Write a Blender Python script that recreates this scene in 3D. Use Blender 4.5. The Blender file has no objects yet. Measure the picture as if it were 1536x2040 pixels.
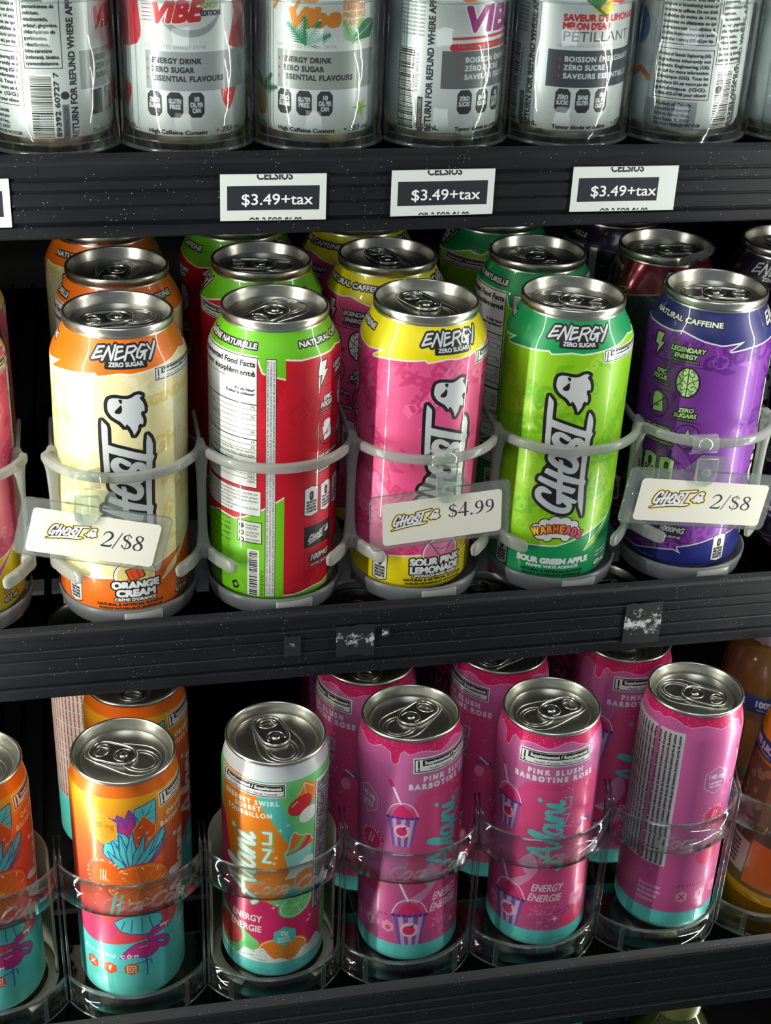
import bpy, bmesh, math, random
import numpy as np
from math import sin, cos, pi, radians, degrees, hypot, atan2, sqrt, asin
from mathutils import Vector, Matrix

SC = bpy.context.scene
COL = SC.collection
MM = 0.001

# ------------------------------------------------------------------ camera
cam_data = bpy.data.cameras.new('camera')
cam = bpy.data.objects.new('camera', cam_data)
COL.objects.link(cam)
SC.camera = cam
cam_data.sensor_fit = 'VERTICAL'
cam_data.sensor_height = 36.0
cam_data.lens = 2941.41 / 2040.0 * 36.0
cam_data.clip_start = 0.02
cam_data.clip_end = 20
yaw, pitch, roll = radians(12.53226449), radians(28.78663965), radians(2.43958519)
fwd = Vector((sin(yaw) * cos(pitch), cos(yaw) * cos(pitch), -sin(pitch)))
rgt = Vector((cos(yaw), -sin(yaw), 0))
upv = rgt.cross(fwd)
r2 = cos(roll) * rgt + sin(roll) * upv
u2 = -sin(roll) * rgt + cos(roll) * upv
m3 = Matrix((r2, u2, -fwd)).transposed()
cam.matrix_world = Matrix.Translation(Vector((-73.674, -678.731, 417.588)) * MM) @ m3.to_4x4()

# ------------------------------------------------------------------ world, lights, exposure
SC.view_settings.view_transform = 'Standard'
SC.view_settings.look = 'None'
SC.view_settings.gamma = 1.0
SC.view_settings.use_curve_mapping = False
SC.view_settings.exposure = 0.0
SC.cycles.transparent_max_bounces = 32
SC.cycles.max_bounces = 8

wd = bpy.data.worlds.new('store_ambient')
SC.world = wd
wd.use_nodes = True
wd.node_tree.nodes['Background'].inputs[0].default_value = (0.80, 0.92, 1.0, 1)
wd.node_tree.nodes['Background'].inputs[1].default_value = 0.13


def area(name, loc, direction, w, h, power, color):
    l = bpy.data.lights.new(name, 'AREA')
    l.shape = 'RECTANGLE'; l.size = w * MM; l.size_y = h * MM
    l.energy = power; l.color = color
    o = bpy.data.objects.new(name, l)
    COL.objects.link(o)
    o.location = Vector(loc) * MM
    z = -Vector(direction).normalized()
    y = Vector((0, 0, 1)); y = (y - y.dot(z) * z).normalized()
    x = y.cross(z)
    o.matrix_world = Matrix.Translation(o.location) @ Matrix((x, y, z)).transposed().to_4x4()
    return o


LEDC = (1.0, 0.985, 0.90)
area('led_strip_light', (-268, -130, 60), (1, 0.42, -0.0), 6, 1300, 4.9, LEDC)
area('led_strip_light', (402, -108, 60), (-1, 0.40, -0.0), 6, 1300, 3.0, LEDC)
# fill lamp added for highlights, behind and above the photographer
area('fill_light_above', (-300, -1500, 1900), (0.2, 1.0, -1.3), 900, 900, 12, (0.93, 0.97, 1.0))
# ------------------------------------------------------------------ materials
def newmat(name):
    m = bpy.data.materials.new(name)
    m.use_nodes = True
    nt = m.node_tree
    return m, nt, nt.nodes['Principled BSDF']


def lin(c):
    return tuple(((v / 255) / 12.92 if v / 255 <= 0.04045 else ((v / 255 + 0.055) / 1.055) ** 2.4) for v in c) + (1,)


def pmat(name, rgb, rough=0.5, metal=0.0, coat=0.0, noise=0.0, nscale=300, bump=0.0, bscale=2000, alpha=1.0, spec=None, aniso=0):
    m, nt, b = newmat(name)
    b.inputs['Base Color'].default_value = lin(rgb)
    b.inputs['Roughness'].default_value = rough
    b.inputs['Metallic'].default_value = metal
    b.inputs['Coat Weight'].default_value = coat
    b.inputs['Coat Roughness'].default_value = 0.06
    b.inputs['Alpha'].default_value = alpha
    if spec is not None:
        b.inputs['Specular IOR Level'].default_value = spec
    if noise or bump:
        tc = nt.nodes.new('ShaderNodeTexCoord')
        n = nt.nodes.new('ShaderNodeTexNoise')
        n.inputs['Scale'].default_value = nscale; n.inputs['Detail'].default_value = 5
        nt.links.new(tc.outputs['Object'], n.inputs['Vector'])
        if noise:
            mr = nt.nodes.new('ShaderNodeMapRange')
            mr.inputs['To Min'].default_value = max(0.02, rough - noise); mr.inputs['To Max'].default_value = min(1, rough + noise)
            nt.links.new(n.outputs['Fac'], mr.inputs['Value'])
            nt.links.new(mr.outputs['Result'], b.inputs['Roughness'])
        if bump:
            n2 = nt.nodes.new('ShaderNodeTexNoise')
            n2.inputs['Scale'].default_value = bscale
            nt.links.new(tc.outputs['Object'], n2.inputs['Vector'])
            bp = nt.nodes.new('ShaderNodeBump')
            bp.inputs['Strength'].default_value = bump; bp.inputs['Distance'].default_value = 0.0003
            nt.links.new(n2.outputs['Fac'], bp.inputs['Height'])
            nt.links.new(bp.outputs['Normal'], b.inputs['Normal'])
    return m


def clear_mat(name, tint, gloss=1.0, rough=0.04, haze=0.0, hazec=(200, 205, 205), ior=1.5):
    """clear acrylic: straight-through transmission, Fresnel gloss, a little surface haze"""
    m, nt, b = newmat(name)
    out = nt.nodes['Material Output']
    nt.nodes.remove(b)
    tr = nt.nodes.new('ShaderNodeBsdfTransparent'); tr.inputs[0].default_value = lin(tint)
    gl = nt.nodes.new('ShaderNodeBsdfGlossy'); gl.inputs['Roughness'].default_value = rough
    gl.inputs['Color'].default_value = (gloss, gloss, gloss, 1)
    fr = nt.nodes.new('ShaderNodeFresnel')
    # thin sheet: the same reflectance entering and leaving
    ge = nt.nodes.new('ShaderNodeNewGeometry'); mi = nt.nodes.new('ShaderNodeMapRange')
    mi.inputs['To Min'].default_value = ior; mi.inputs['To Max'].default_value = 1 / ior
    nt.links.new(ge.outputs['Backfacing'], mi.inputs['Value']); nt.links.new(mi.outputs[0], fr.inputs['IOR'])
    tc = nt.nodes.new('ShaderNodeTexCoord')
    n = nt.nodes.new('ShaderNodeTexNoise'); n.inputs['Scale'].default_value = 120
    nt.links.new(tc.outputs['Object'], n.inputs['Vector'])
    bp = nt.nodes.new('ShaderNodeBump'); bp.inputs['Strength'].default_value = 0.25; bp.inputs['Distance'].default_value = 0.0006
    nt.links.new(n.outputs['Fac'], bp.inputs['Height'])
    nt.links.new(bp.outputs['Normal'], gl.inputs['Normal'])
    nt.links.new(bp.outputs['Normal'], fr.inputs['Normal'])
    mx = nt.nodes.new('ShaderNodeMixShader')
    nt.links.new(fr.outputs[0], mx.inputs[0]); nt.links.new(tr.outputs[0], mx.inputs[1]); nt.links.new(gl.outputs[0], mx.inputs[2])
    last = mx
    if haze:
        df = nt.nodes.new('ShaderNodeBsdfDiffuse'); df.inputs[0].default_value = lin(hazec)
        m2 = nt.nodes.new('ShaderNodeMixShader'); m2.inputs[0].default_value = haze
        nt.links.new(mx.outputs[0], m2.inputs[1]); nt.links.new(df.outputs[0], m2.inputs[2])
        last = m2
    nt.links.new(last.outputs[0], out.inputs[0])
    return m


def milky_mat(name, rgb, see=0.3, rough=0.3):
    """translucent milky plastic"""
    m, nt, b = newmat(name)
    out = nt.nodes['Material Output']
    b.inputs['Base Color'].default_value = lin(rgb)
    b.inputs['Roughness'].default_value = rough
    tl = nt.nodes.new('ShaderNodeBsdfTranslucent'); tl.inputs[0].default_value = lin(rgb)
    tr = nt.nodes.new('ShaderNodeBsdfTransparent'); tr.inputs[0].default_value = lin((235, 238, 236))
    m1 = nt.nodes.new('ShaderNodeMixShader'); m1.inputs[0].default_value = 0.35
    nt.links.new(b.outputs[0], m1.inputs[1]); nt.links.new(tl.outputs[0], m1.inputs[2])
    m2 = nt.nodes.new('ShaderNodeMixShader'); m2.inputs[0].default_value = see
    nt.links.new(m1.outputs[0], m2.inputs[1]); nt.links.new(tr.outputs[0], m2.inputs[2])
    nt.links.new(m2.outputs[0], out.inputs[0])
    return m


def rail_mat(name, rgb, rough, speck=0.5):
    """dark extruded plastic with scuffs and pale dust specks"""
    m, nt, b = newmat(name)
    tc = nt.nodes.new('ShaderNodeTexCoord')
    mp = nt.nodes.new('ShaderNodeMapping'); mp.inputs['Scale'].default_value = (0.12, 1, 1)
    nt.links.new(tc.outputs['Object'], mp.inputs['Vector'])
    n = nt.nodes.new('ShaderNodeTexNoise'); n.inputs['Scale'].default_value = 160; n.inputs['Detail'].default_value = 8
    nt.links.new(mp.outputs[0], n.inputs['Vector'])
    cr = nt.nodes.new('ShaderNodeMixRGB')
    cr.inputs[1].default_value = lin(tuple(c * 0.7 for c in rgb)); cr.inputs[2].default_value = lin(tuple(c * 1.3 for c in rgb)); b.inputs['Specular IOR Level'].default_value = .32
    nt.links.new(n.outputs['Fac'], cr.inputs[0])
    # dust
    v = nt.nodes.new('ShaderNodeTexVoronoi'); v.inputs['Scale'].default_value = 420
    nt.links.new(tc.outputs['Object'], v.inputs['Vector'])
    lt = nt.nodes.new('ShaderNodeMath'); lt.operation = 'LESS_THAN'; lt.inputs[1].default_value = 0.11
    nt.links.new(v.outputs['Distance'], lt.inputs[0])
    n3 = nt.nodes.new('ShaderNodeTexNoise'); n3.inputs['Scale'].default_value = 45; n3.inputs['Detail'].default_value = 3
    nt.links.new(tc.outputs['Object'], n3.inputs['Vector'])
    gt = nt.nodes.new('ShaderNodeMath'); gt.operation = 'GREATER_THAN'; gt.inputs[1].default_value = speck
    nt.links.new(n3.outputs['Fac'], gt.inputs[0])
    mu = nt.nodes.new('ShaderNodeMath'); mu.operation = 'MULTIPLY'
    nt.links.new(lt.outputs[0], mu.inputs[0]); nt.links.new(gt.outputs[0], mu.inputs[1])
    c2 = nt.nodes.new('ShaderNodeMixRGB'); c2.inputs[2].default_value = lin((118, 122, 122))
    nt.links.new(mu.outputs[0], c2.inputs[0]); nt.links.new(cr.outputs[0], c2.inputs[1])
    nt.links.new(c2.outputs[0], b.inputs['Base Color'])
    mr = nt.nodes.new('ShaderNodeMapRange'); mr.inputs['To Min'].default_value = rough - 0.12; mr.inputs['To Max'].default_value = rough + 0.2
    nt.links.new(n.outputs['Fac'], mr.inputs['Value']); nt.links.new(mr.outputs[0], b.inputs['Roughness'])
    return m


# ------------------------------------------------------------------ flat print: a small rasteriser
GLY = {}


def _text_mesh(s):
    c = bpy.data.curves.new('t', 'FONT'); c.body = s; c.size = 1.0; c.resolution_u = 3
    o = bpy.data.objects.new('t', c); COL.objects.link(o)
    me = o.to_mesh()
    vs = np.array([v.co[:2] for v in me.vertices], float).reshape(-1, 2)
    d = set()
    for p in me.polygons:
        l = list(p.vertices)
        for a, b in zip(l, l[1:] + l[:1]):
            if (b, a) in d: d.discard((b, a))
            else: d.add((a, b))
    E = np.array([[*vs[a], *vs[b]] for a, b in d], float).reshape(-1, 4)
    o.to_mesh_clear(); bpy.data.objects.remove(o); bpy.data.curves.remove(c)
    return E


def _w(s):
    E = _text_mesh(s)
    return E[:, [0, 2]].max() - E[:, [0, 2]].min()


W0 = None


def glyph(ch):
    global W0
    if W0 is None: W0 = _w('||')
    if ch not in GLY:
        if ch == ' ': GLY[ch] = (np.zeros((0, 4)), 0.28)
        else: GLY[ch] = (_text_mesh(ch), _w('|' + ch + '|') - W0)
    return GLY[ch]


CAPH = 0.7


def text_edges(s, track=0.0):
    """edges of the line of text, cap height 1, plus its width"""
    out = []; x = 0.0
    for ch in s:
        E, a = glyph(ch)
        if len(E):
            e = E.copy(); e[:, [0, 2]] += x; out.append(e)
        x += a + track
    E = np.concatenate(out) if out else np.zeros((0, 4))
    return E / CAPH, x / CAPH


def smooth(pts, n=6, closed=False):
    P = [np.array(p, float) for p in pts]
    if closed: P = [P[-1]] + P + [P[0], P[1]]
    else: P = [P[0]] + P + [P[-1]]
    out = []
    for i in range(1, len(P) - 2):
        for j in range(n):
            t = j / n
            out.append(0.5 * ((2 * P[i]) + (-P[i - 1] + P[i + 1]) * t + (2 * P[i - 1] - 5 * P[i] + 4 * P[i + 1] - P[i + 2]) * t * t + (-P[i - 1] + 3 * P[i] - 3 * P[i + 1] + P[i + 2]) * t ** 3))
    if not closed: out.append(P[-2])
    return out


class Canvas:
    """w x h millimetres; x0 is the left coordinate; origin of y at the bottom"""
    def __init__(s, w, h, k, bg, x0=None):
        s.k = k; s.W = int(round(w * k)); s.H = int(round(h * k))
        s.x0 = -w / 2 if x0 is None else x0
        s.a = np.empty((s.H, s.W, 3), np.float32); s.a[:] = np.array(bg, np.float32) / 255
        s.T = None

    def _mask(s, E):
        """E: directed edges in px -> coverage mask in its bounding box"""
        if not len(E): return None
        bx = int(math.floor(max(0, E[:, [0, 2]].min() - 1))); X = int(math.ceil(min(s.W, E[:, [0, 2]].max() + 2)))
        by = int(math.floor(max(0, E[:, [1, 3]].min() - 1))); Y = int(math.ceil(min(s.H, E[:, [1, 3]].max() + 2)))
        if X - bx < 1 or Y - by < 1: return None
        SS = 3
        w = X - bx; h = Y - by
        x0, y0, x1, y1 = E.T
        sg = np.where(y1 > y0, 1.0, -1.0)
        ya = np.minimum(y0, y1); yb = np.maximum(y0, y1)
        i0 = np.ceil((ya - by) * SS - 0.5).astype(int); i1 = np.ceil((yb - by) * SS - 0.5).astype(int)
        i0 = np.clip(i0, 0, h * SS); i1 = np.clip(i1, 0, h * SS)
        n = i1 - i0
        k = n > 0
        if not k.any(): return None
        idx = np.repeat(np.nonzero(k)[0], n[k])
        st = np.concatenate([[0], np.cumsum(n[k])[:-1]])
        row = np.arange(len(idx)) - np.repeat(st, n[k]) + i0[idx]
        yy = (row + 0.5) / SS + by
        xx = x0[idx] + (yy - y0[idx]) / (y1[idx] - y0[idx]) * (x1[idx] - x0[idx]) - bx
        xx = np.clip(xx, 0, w - 1e-3)
        xi = xx.astype(int); f = xx - xi
        acc = np.zeros((h * SS) * (w + 2))
        base = row * (w + 2) + xi
        acc += np.bincount(base, sg[idx] * (1 - f), len(acc))
        acc += np.bincount(base + 1, sg[idx] * f, len(acc))
        acc = np.cumsum(acc.reshape(h * SS, w + 2), 1)[:, :w]
        m = np.clip(np.abs(acc), 0, 1).reshape(h, SS, w).mean(1).astype(np.float32)
        return [m, bx, by]

    def px(s, pts):
        P = np.array(pts, float)
        return np.stack([(P[:, 0] - s.x0) * s.k, P[:, 1] * s.k], 1)

    def E(s, pts):
        P = s.px(pts); Q = np.roll(P, -1, 0)
        A = (P[:, 0] * Q[:, 1] - Q[:, 0] * P[:, 1]).sum()
        if A < 0: P = P[::-1]; Q = np.roll(P, -1, 0)
        return np.concatenate([P, Q], 1)

    def paint(s, M, col, al=1.0):
        if M is None: return
        m, bx, by = M; h, w = m.shape
        v = s.a[by:by + h, bx:bx + w]
        c = np.array(col, np.float32) / 255
        v += (m * al)[..., None] * (c - v)

    def grow(s, M, r):
        """dilate a mask by r millimetres"""
        if M is None: return None
        m, bx, by = M; R = r * s.k; p = int(math.ceil(R)) + 1
        X0 = max(0, bx - p); Y0 = max(0, by - p); X1 = min(s.W, bx + m.shape[1] + p); Y1 = min(s.H, by + m.shape[0] + p)
        src = np.zeros((Y1 - Y0, X1 - X0), np.float32)
        src[by - Y0:by - Y0 + m.shape[0], bx - X0:bx - X0 + m.shape[1]] = m
        out = src.copy(); h, w = src.shape
        rr = R
        while rr > 0.4:
            n = 8 if rr < 2.5 else 20
            for i in range(n):
                dx = int(round(rr * cos(2 * pi * i / n))); dy = int(round(rr * sin(2 * pi * i / n)))
                a0, a1 = max(0, dx), min(w, w + dx); b0, b1 = max(0, dy), min(h, h + dy)
                if a1 <= a0 or b1 <= b0: continue
                np.maximum(out[b0:b1, a0:a1], src[b0 - dy:b1 - dy, a0 - dx:a1 - dx], out=out[b0:b1, a0:a1])
            rr *= 0.6
        return [out, X0, Y0]

    def union(s, Ms):
        Ms = [m for m in Ms if m is not None]
        if not Ms: return None
        X0 = min(m[1] for m in Ms); Y0 = min(m[2] for m in Ms)
        X1 = max(m[1] + m[0].shape[1] for m in Ms); Y1 = max(m[2] + m[0].shape[0] for m in Ms)
        out = np.zeros((Y1 - Y0, X1 - X0), np.float32)
        for m, bx, by in Ms:
            v = out[by - Y0:by - Y0 + m.shape[0], bx - X0:bx - X0 + m.shape[1]]
            np.maximum(v, m, out=v)
        return [out, X0, Y0]

    def polym(s, pts): return s._mask(s.E(pts))
    def poly(s, pts, col, al=1.0): s.paint(s.polym(pts), col, al)
    def rect(s, x0, y0, x1, y1, col, al=1.0): s.poly([(x0, y0), (x1, y0), (x1, y1), (x0, y1)], col, al)

    def ell(s, cx, cy, rx, ry, rot=0, n=28):
        c, d = cos(rot), sin(rot)
        return [(cx + rx * cos(t) * c - ry * sin(t) * d, cy + rx * cos(t) * d + ry * sin(t) * c) for t in [2 * pi * i / n for i in range(n)]]

    def ellipse(s, cx, cy, rx, ry, col, rot=0, al=1.0): s.poly(s.ell(cx, cy, rx, ry, rot), col, al)

    def strokem(s, pts, w, closed=False):
        if closed: pts = list(pts) + [pts[0]]
        if not hasattr(w, '__len__'): w = [w] * len(pts)
        if len(w) != len(pts): w = list(np.interp(np.linspace(0, 1, len(pts)), np.linspace(0, 1, len(w)), w))
        Es = []
        for i, (p, ww) in enumerate(zip(pts, w)):
            Es.append(s.E(s.ell(p[0], p[1], ww / 2, ww / 2, n=12)))
            if i:
                q = pts[i - 1]; dx, dy = p[0] - q[0], p[1] - q[1]; L = hypot(dx, dy) or 1; nx, ny = -dy / L, dx / L
                a, b = w[i - 1] / 2, ww / 2
                Es.append(s.E([(q[0] + nx * a, q[1] + ny * a), (q[0] - nx * a, q[1] - ny * a), (p[0] - nx * b, p[1] - ny * b), (p[0] + nx * b, p[1] + ny * b)]))
        return s._mask(np.concatenate(Es))

    def stroke(s, pts, w, col, closed=False, al=1.0): s.paint(s.strokem(pts, w, closed), col, al)

    def textm(s, t, p0, h, p1=None, bold=0.0, shear=0.0, track=0.0, rot=0.0, align='l', wid=None):
        """p0 baseline start; p1 baseline end (fits width) ; h cap height mm"""
        E, w = text_edges(t, track)
        if not len(E): return None
        sx = h
        if p1 is not None:
            L = hypot(p1[0] - p0[0], p1[1] - p0[1]); sx = L / w; rot = atan2(p1[1] - p0[1], p1[0] - p0[0])
        elif wid: sx = wid / w
        if p1 is None and align != 'l':
            o = w * sx * (0.5 if align == 'c' else 1.0)
            p0 = (p0[0] - o * cos(rot), p0[1] - o * sin(rot))
        F = E.copy(); out = np.empty_like(F)
        for a, b in ((0, 1), (2, 3)):
            X = F[:, a] * sx + shear * F[:, b] * h; Y = F[:, b] * h
            out[:, a] = (p0[0] + X * cos(rot) - Y * sin(rot) - s.x0) * s.k
            out[:, b] = (p0[1] + X * sin(rot) + Y * cos(rot)) * s.k
        if (p1 is not None and sx < 0): pass
        M = s._mask(out)
        return s.grow(M, bold) if bold else M

    def text(s, t, p0, h, col, p1=None, bold=0.0, shear=0.0, track=0.0, rot=0.0, align='l', al=1.0, outline=None, wid=None):
        M = s.textm(t, p0, h, p1, bold, shear, track, rot, align, wid)
        if outline: s.paint(s.grow(M, outline[0]), outline[1])
        s.paint(M, col, al)

    def image(s, name):
        im = bpy.data.images.new(name, s.W, s.H, alpha=False)
        rgba = np.ones((s.H, s.W, 4), np.float32); rgba[..., :3] = np.clip(s.a, 0, 1)
        im.pixels.foreach_set(rgba.ravel()); im.update(); im.pack()
        return im


def print_mat(name, canvas, rough=0.3, metal=0.0, coat=0.0, spec=None, bump=0.0, coatr=0.05):
    m, nt, b = newmat(name)
    t = nt.nodes.new('ShaderNodeTexImage'); t.image = canvas.image(name); t.extension = 'REPEAT'; t.interpolation = 'Linear'
    nt.links.new(t.outputs[0], b.inputs['Base Color'])
    b.inputs['Roughness'].default_value = rough; b.inputs['Metallic'].default_value = metal
    b.inputs['Coat Weight'].default_value = coat; b.inputs['Coat Roughness'].default_value = coatr
    if spec is not None: b.inputs['Specular IOR Level'].default_value = spec
    if bump:
        tc = nt.nodes.new('ShaderNodeTexCoord'); n = nt.nodes.new('ShaderNodeTexNoise'); n.inputs['Scale'].default_value = 60
        nt.links.new(tc.outputs['Object'], n.inputs['Vector'])
        bp = nt.nodes.new('ShaderNodeBump'); bp.inputs['Strength'].default_value = bump; bp.inputs['Distance'].default_value = 0.0005
        nt.links.new(n.outputs['Fac'], bp.inputs['Height']); nt.links.new(bp.outputs[0], b.inputs['Normal']); nt.links.new(bp.outputs[0], b.inputs['Coat Normal'])
    return m


# ------------------------------------------------------------------ mesh helpers (millimetres in, metres out)
def mesh_from(name, verts, faces, mats=(), uvs=None, smoothf=True, midx=None):
    me = bpy.data.meshes.new(name)
    me.from_pydata([(v[0] * MM, v[1] * MM, v[2] * MM) for v in verts], [], faces)
    for m in mats: me.materials.append(m)
    if uvs is not None:
        ul = me.uv_layers.new(name='UVMap')
        flat = [c for f in uvs for uv in f for c in uv]
        ul.data.foreach_set('uv', flat)
    if smoothf:
        me.polygons.foreach_set('use_smooth', [True] * len(me.polygons))
    if midx: me.polygons.foreach_set('material_index', midx)
    me.update()
    return me


def link(name, me, parent=None, loc=(0, 0, 0), rot=(0, 0, 0), **props):
    o = bpy.data.objects.new(name, me)
    COL.objects.link(o)
    o.location = Vector(loc) * MM; o.rotation_euler = rot
    if parent is not None: o.parent = parent
    for k, v in props.items(): o[k] = v
    return o


def empty(name, loc, label, cat, group=None, rot=None):
    o = bpy.data.objects.new(name, None)
    COL.objects.link(o); o.empty_display_size = 0.02
    o.location = Vector(loc) * MM
    if rot is not None: o.rotation_euler = rot
    o['label'] = label; o['category'] = cat
    if group: o['group'] = group
    return o


class MB:
    """collects simple solids into one mesh"""
    def __init__(s): s.v = []; s.f = []; s.sm = []

    def add(s, v, f, sm=True):
        n = len(s.v); s.v += list(v); s.f += [tuple(i + n for i in q) for q in f]; s.sm += [sm] * len(f)

    def box(s, x0, x1, y0, y1, z0, z1):
        s.add([(x, y, z) for x in (x0, x1) for y in (y0, y1) for z in (z0, z1)],
              [(0, 1, 3, 2), (4, 6, 7, 5), (0, 4, 5, 1), (2, 3, 7, 6), (0, 2, 6, 4), (1, 5, 7, 3)], False)

    def lathe(s, pr, n=64, c=(0, 0, 0), a0=0, a1=2 * pi, closed=False):
        full = abs(a1 - a0 - 2 * pi) < 1e-6
        m = n if full else n + 1; P = len(pr); v = []
        for i in range(m):
            a = a0 + (a1 - a0) * i / n
            for r, z in pr: v.append((c[0] + r * cos(a), c[1] + r * sin(a), c[2] + z))
        f = []
        for i in range(n):
            j = (i + 1) % m
            for k in range(P if closed else P - 1):
                l = (k + 1) % P
                f.append((i * P + k, j * P + k, j * P + l, i * P + l))
        if closed and not full:
            f.append(tuple(range(P))[::1]); f.append(tuple(n * P + k for k in range(P))[::-1])
        s.add(v, f)

    def tube(s, path, r, n=8, closed=False, sq=None):
        """sweep a circle (or an ellipse/rounded box sq=(w,h)) along a path; h is vertical"""
        P = [Vector(p) for p in path]; N = len(P); v = []
        if not hasattr(r, '__len__'): r = [r] * N
        prev = None
        for i, p in enumerate(P):
            if closed: t = (P[(i + 1) % N] - P[i - 1])
            else: t = P[min(i + 1, N - 1)] - P[max(i - 1, 0)]
            t.normalize()
            up = Vector((0, 0, 1)) if abs(t.z) < 0.9 else Vector((0, 1, 0))
            a = t.cross(up).normalized(); b = a.cross(t).normalized()
            for k in range(n):
                th = 2 * pi * (k + 0.5) / n
                if sq:
                    e = 0.45
                    cx = math.copysign(abs(cos(th)) ** e, cos(th)) * sq[0] / 2 * r[i]; cz = math.copysign(abs(sin(th)) ** e, sin(th)) * sq[1] / 2 * r[i]
                else: cx, cz = r[i] * cos(th), r[i] * sin(th)
                v.append(tuple(p + a * cx + b * cz))
        f = []
        for i in range(N if closed else N - 1):
            j = (i + 1) % N
            for k in range(n):
                l = (k + 1) % n
                f.append((i * n + k, i * n + l, j * n + l, j * n + k))
        if not closed:
            f.append(tuple(range(n))[::-1]); f.append(tuple((N - 1) * n + k for k in range(n)))
        s.add(v, f)

    def extr(s, prof, x0, x1):
        """extrude closed (y,z) profile along x"""
        n = len(prof)
        v = [(x0, y, z) for y, z in prof] + [(x1, y, z) for y, z in prof]
        f = [(i, (i + 1) % n, n + (i + 1) % n, n + i) for i in range(n)]
        f += [tuple(range(n))[::-1], tuple(range(n, 2 * n))]
        s.add(v, f, False)

    def mesh(s, name, *mats):
        me = mesh_from(name, s.v, s.f, mats, smoothf=False)
        me.polygons.foreach_set('use_smooth', s.sm)
        bm = bmesh.new(); bm.from_mesh(me); bmesh.ops.recalc_face_normals(bm, faces=bm.faces); bm.to_mesh(me); bm.free()
        return me


def plate(name, outer, holes, z, th, mats):
    """flat plate with holes, built in the xy plane"""
    bm = bmesh.new(); edges = []
    for lp in [outer] + holes:
        vs = [bm.verts.new((x, y, z)) for x, y in lp]
        edges += [bm.edges.new((a, b)) for a, b in zip(vs, vs[1:] + vs[:1])]
    bmesh.ops.triangle_fill(bm, use_beauty=True, use_dissolve=False, edges=edges)
    bmesh.ops.recalc_face_normals(bm, faces=bm.faces)
    r = bmesh.ops.extrude_face_region(bm, geom=list(bm.faces))
    for v in [g for g in r['geom'] if isinstance(g, bmesh.types.BMVert)]: v.co.z += th
    bmesh.ops.recalc_face_normals(bm, faces=bm.faces)
    v = [tuple(x.co) for x in bm.verts]; bm.verts.index_update()
    f = [tuple(x.index for x in q.verts) for q in bm.faces]
    bm.free()
    return v, f
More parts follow.
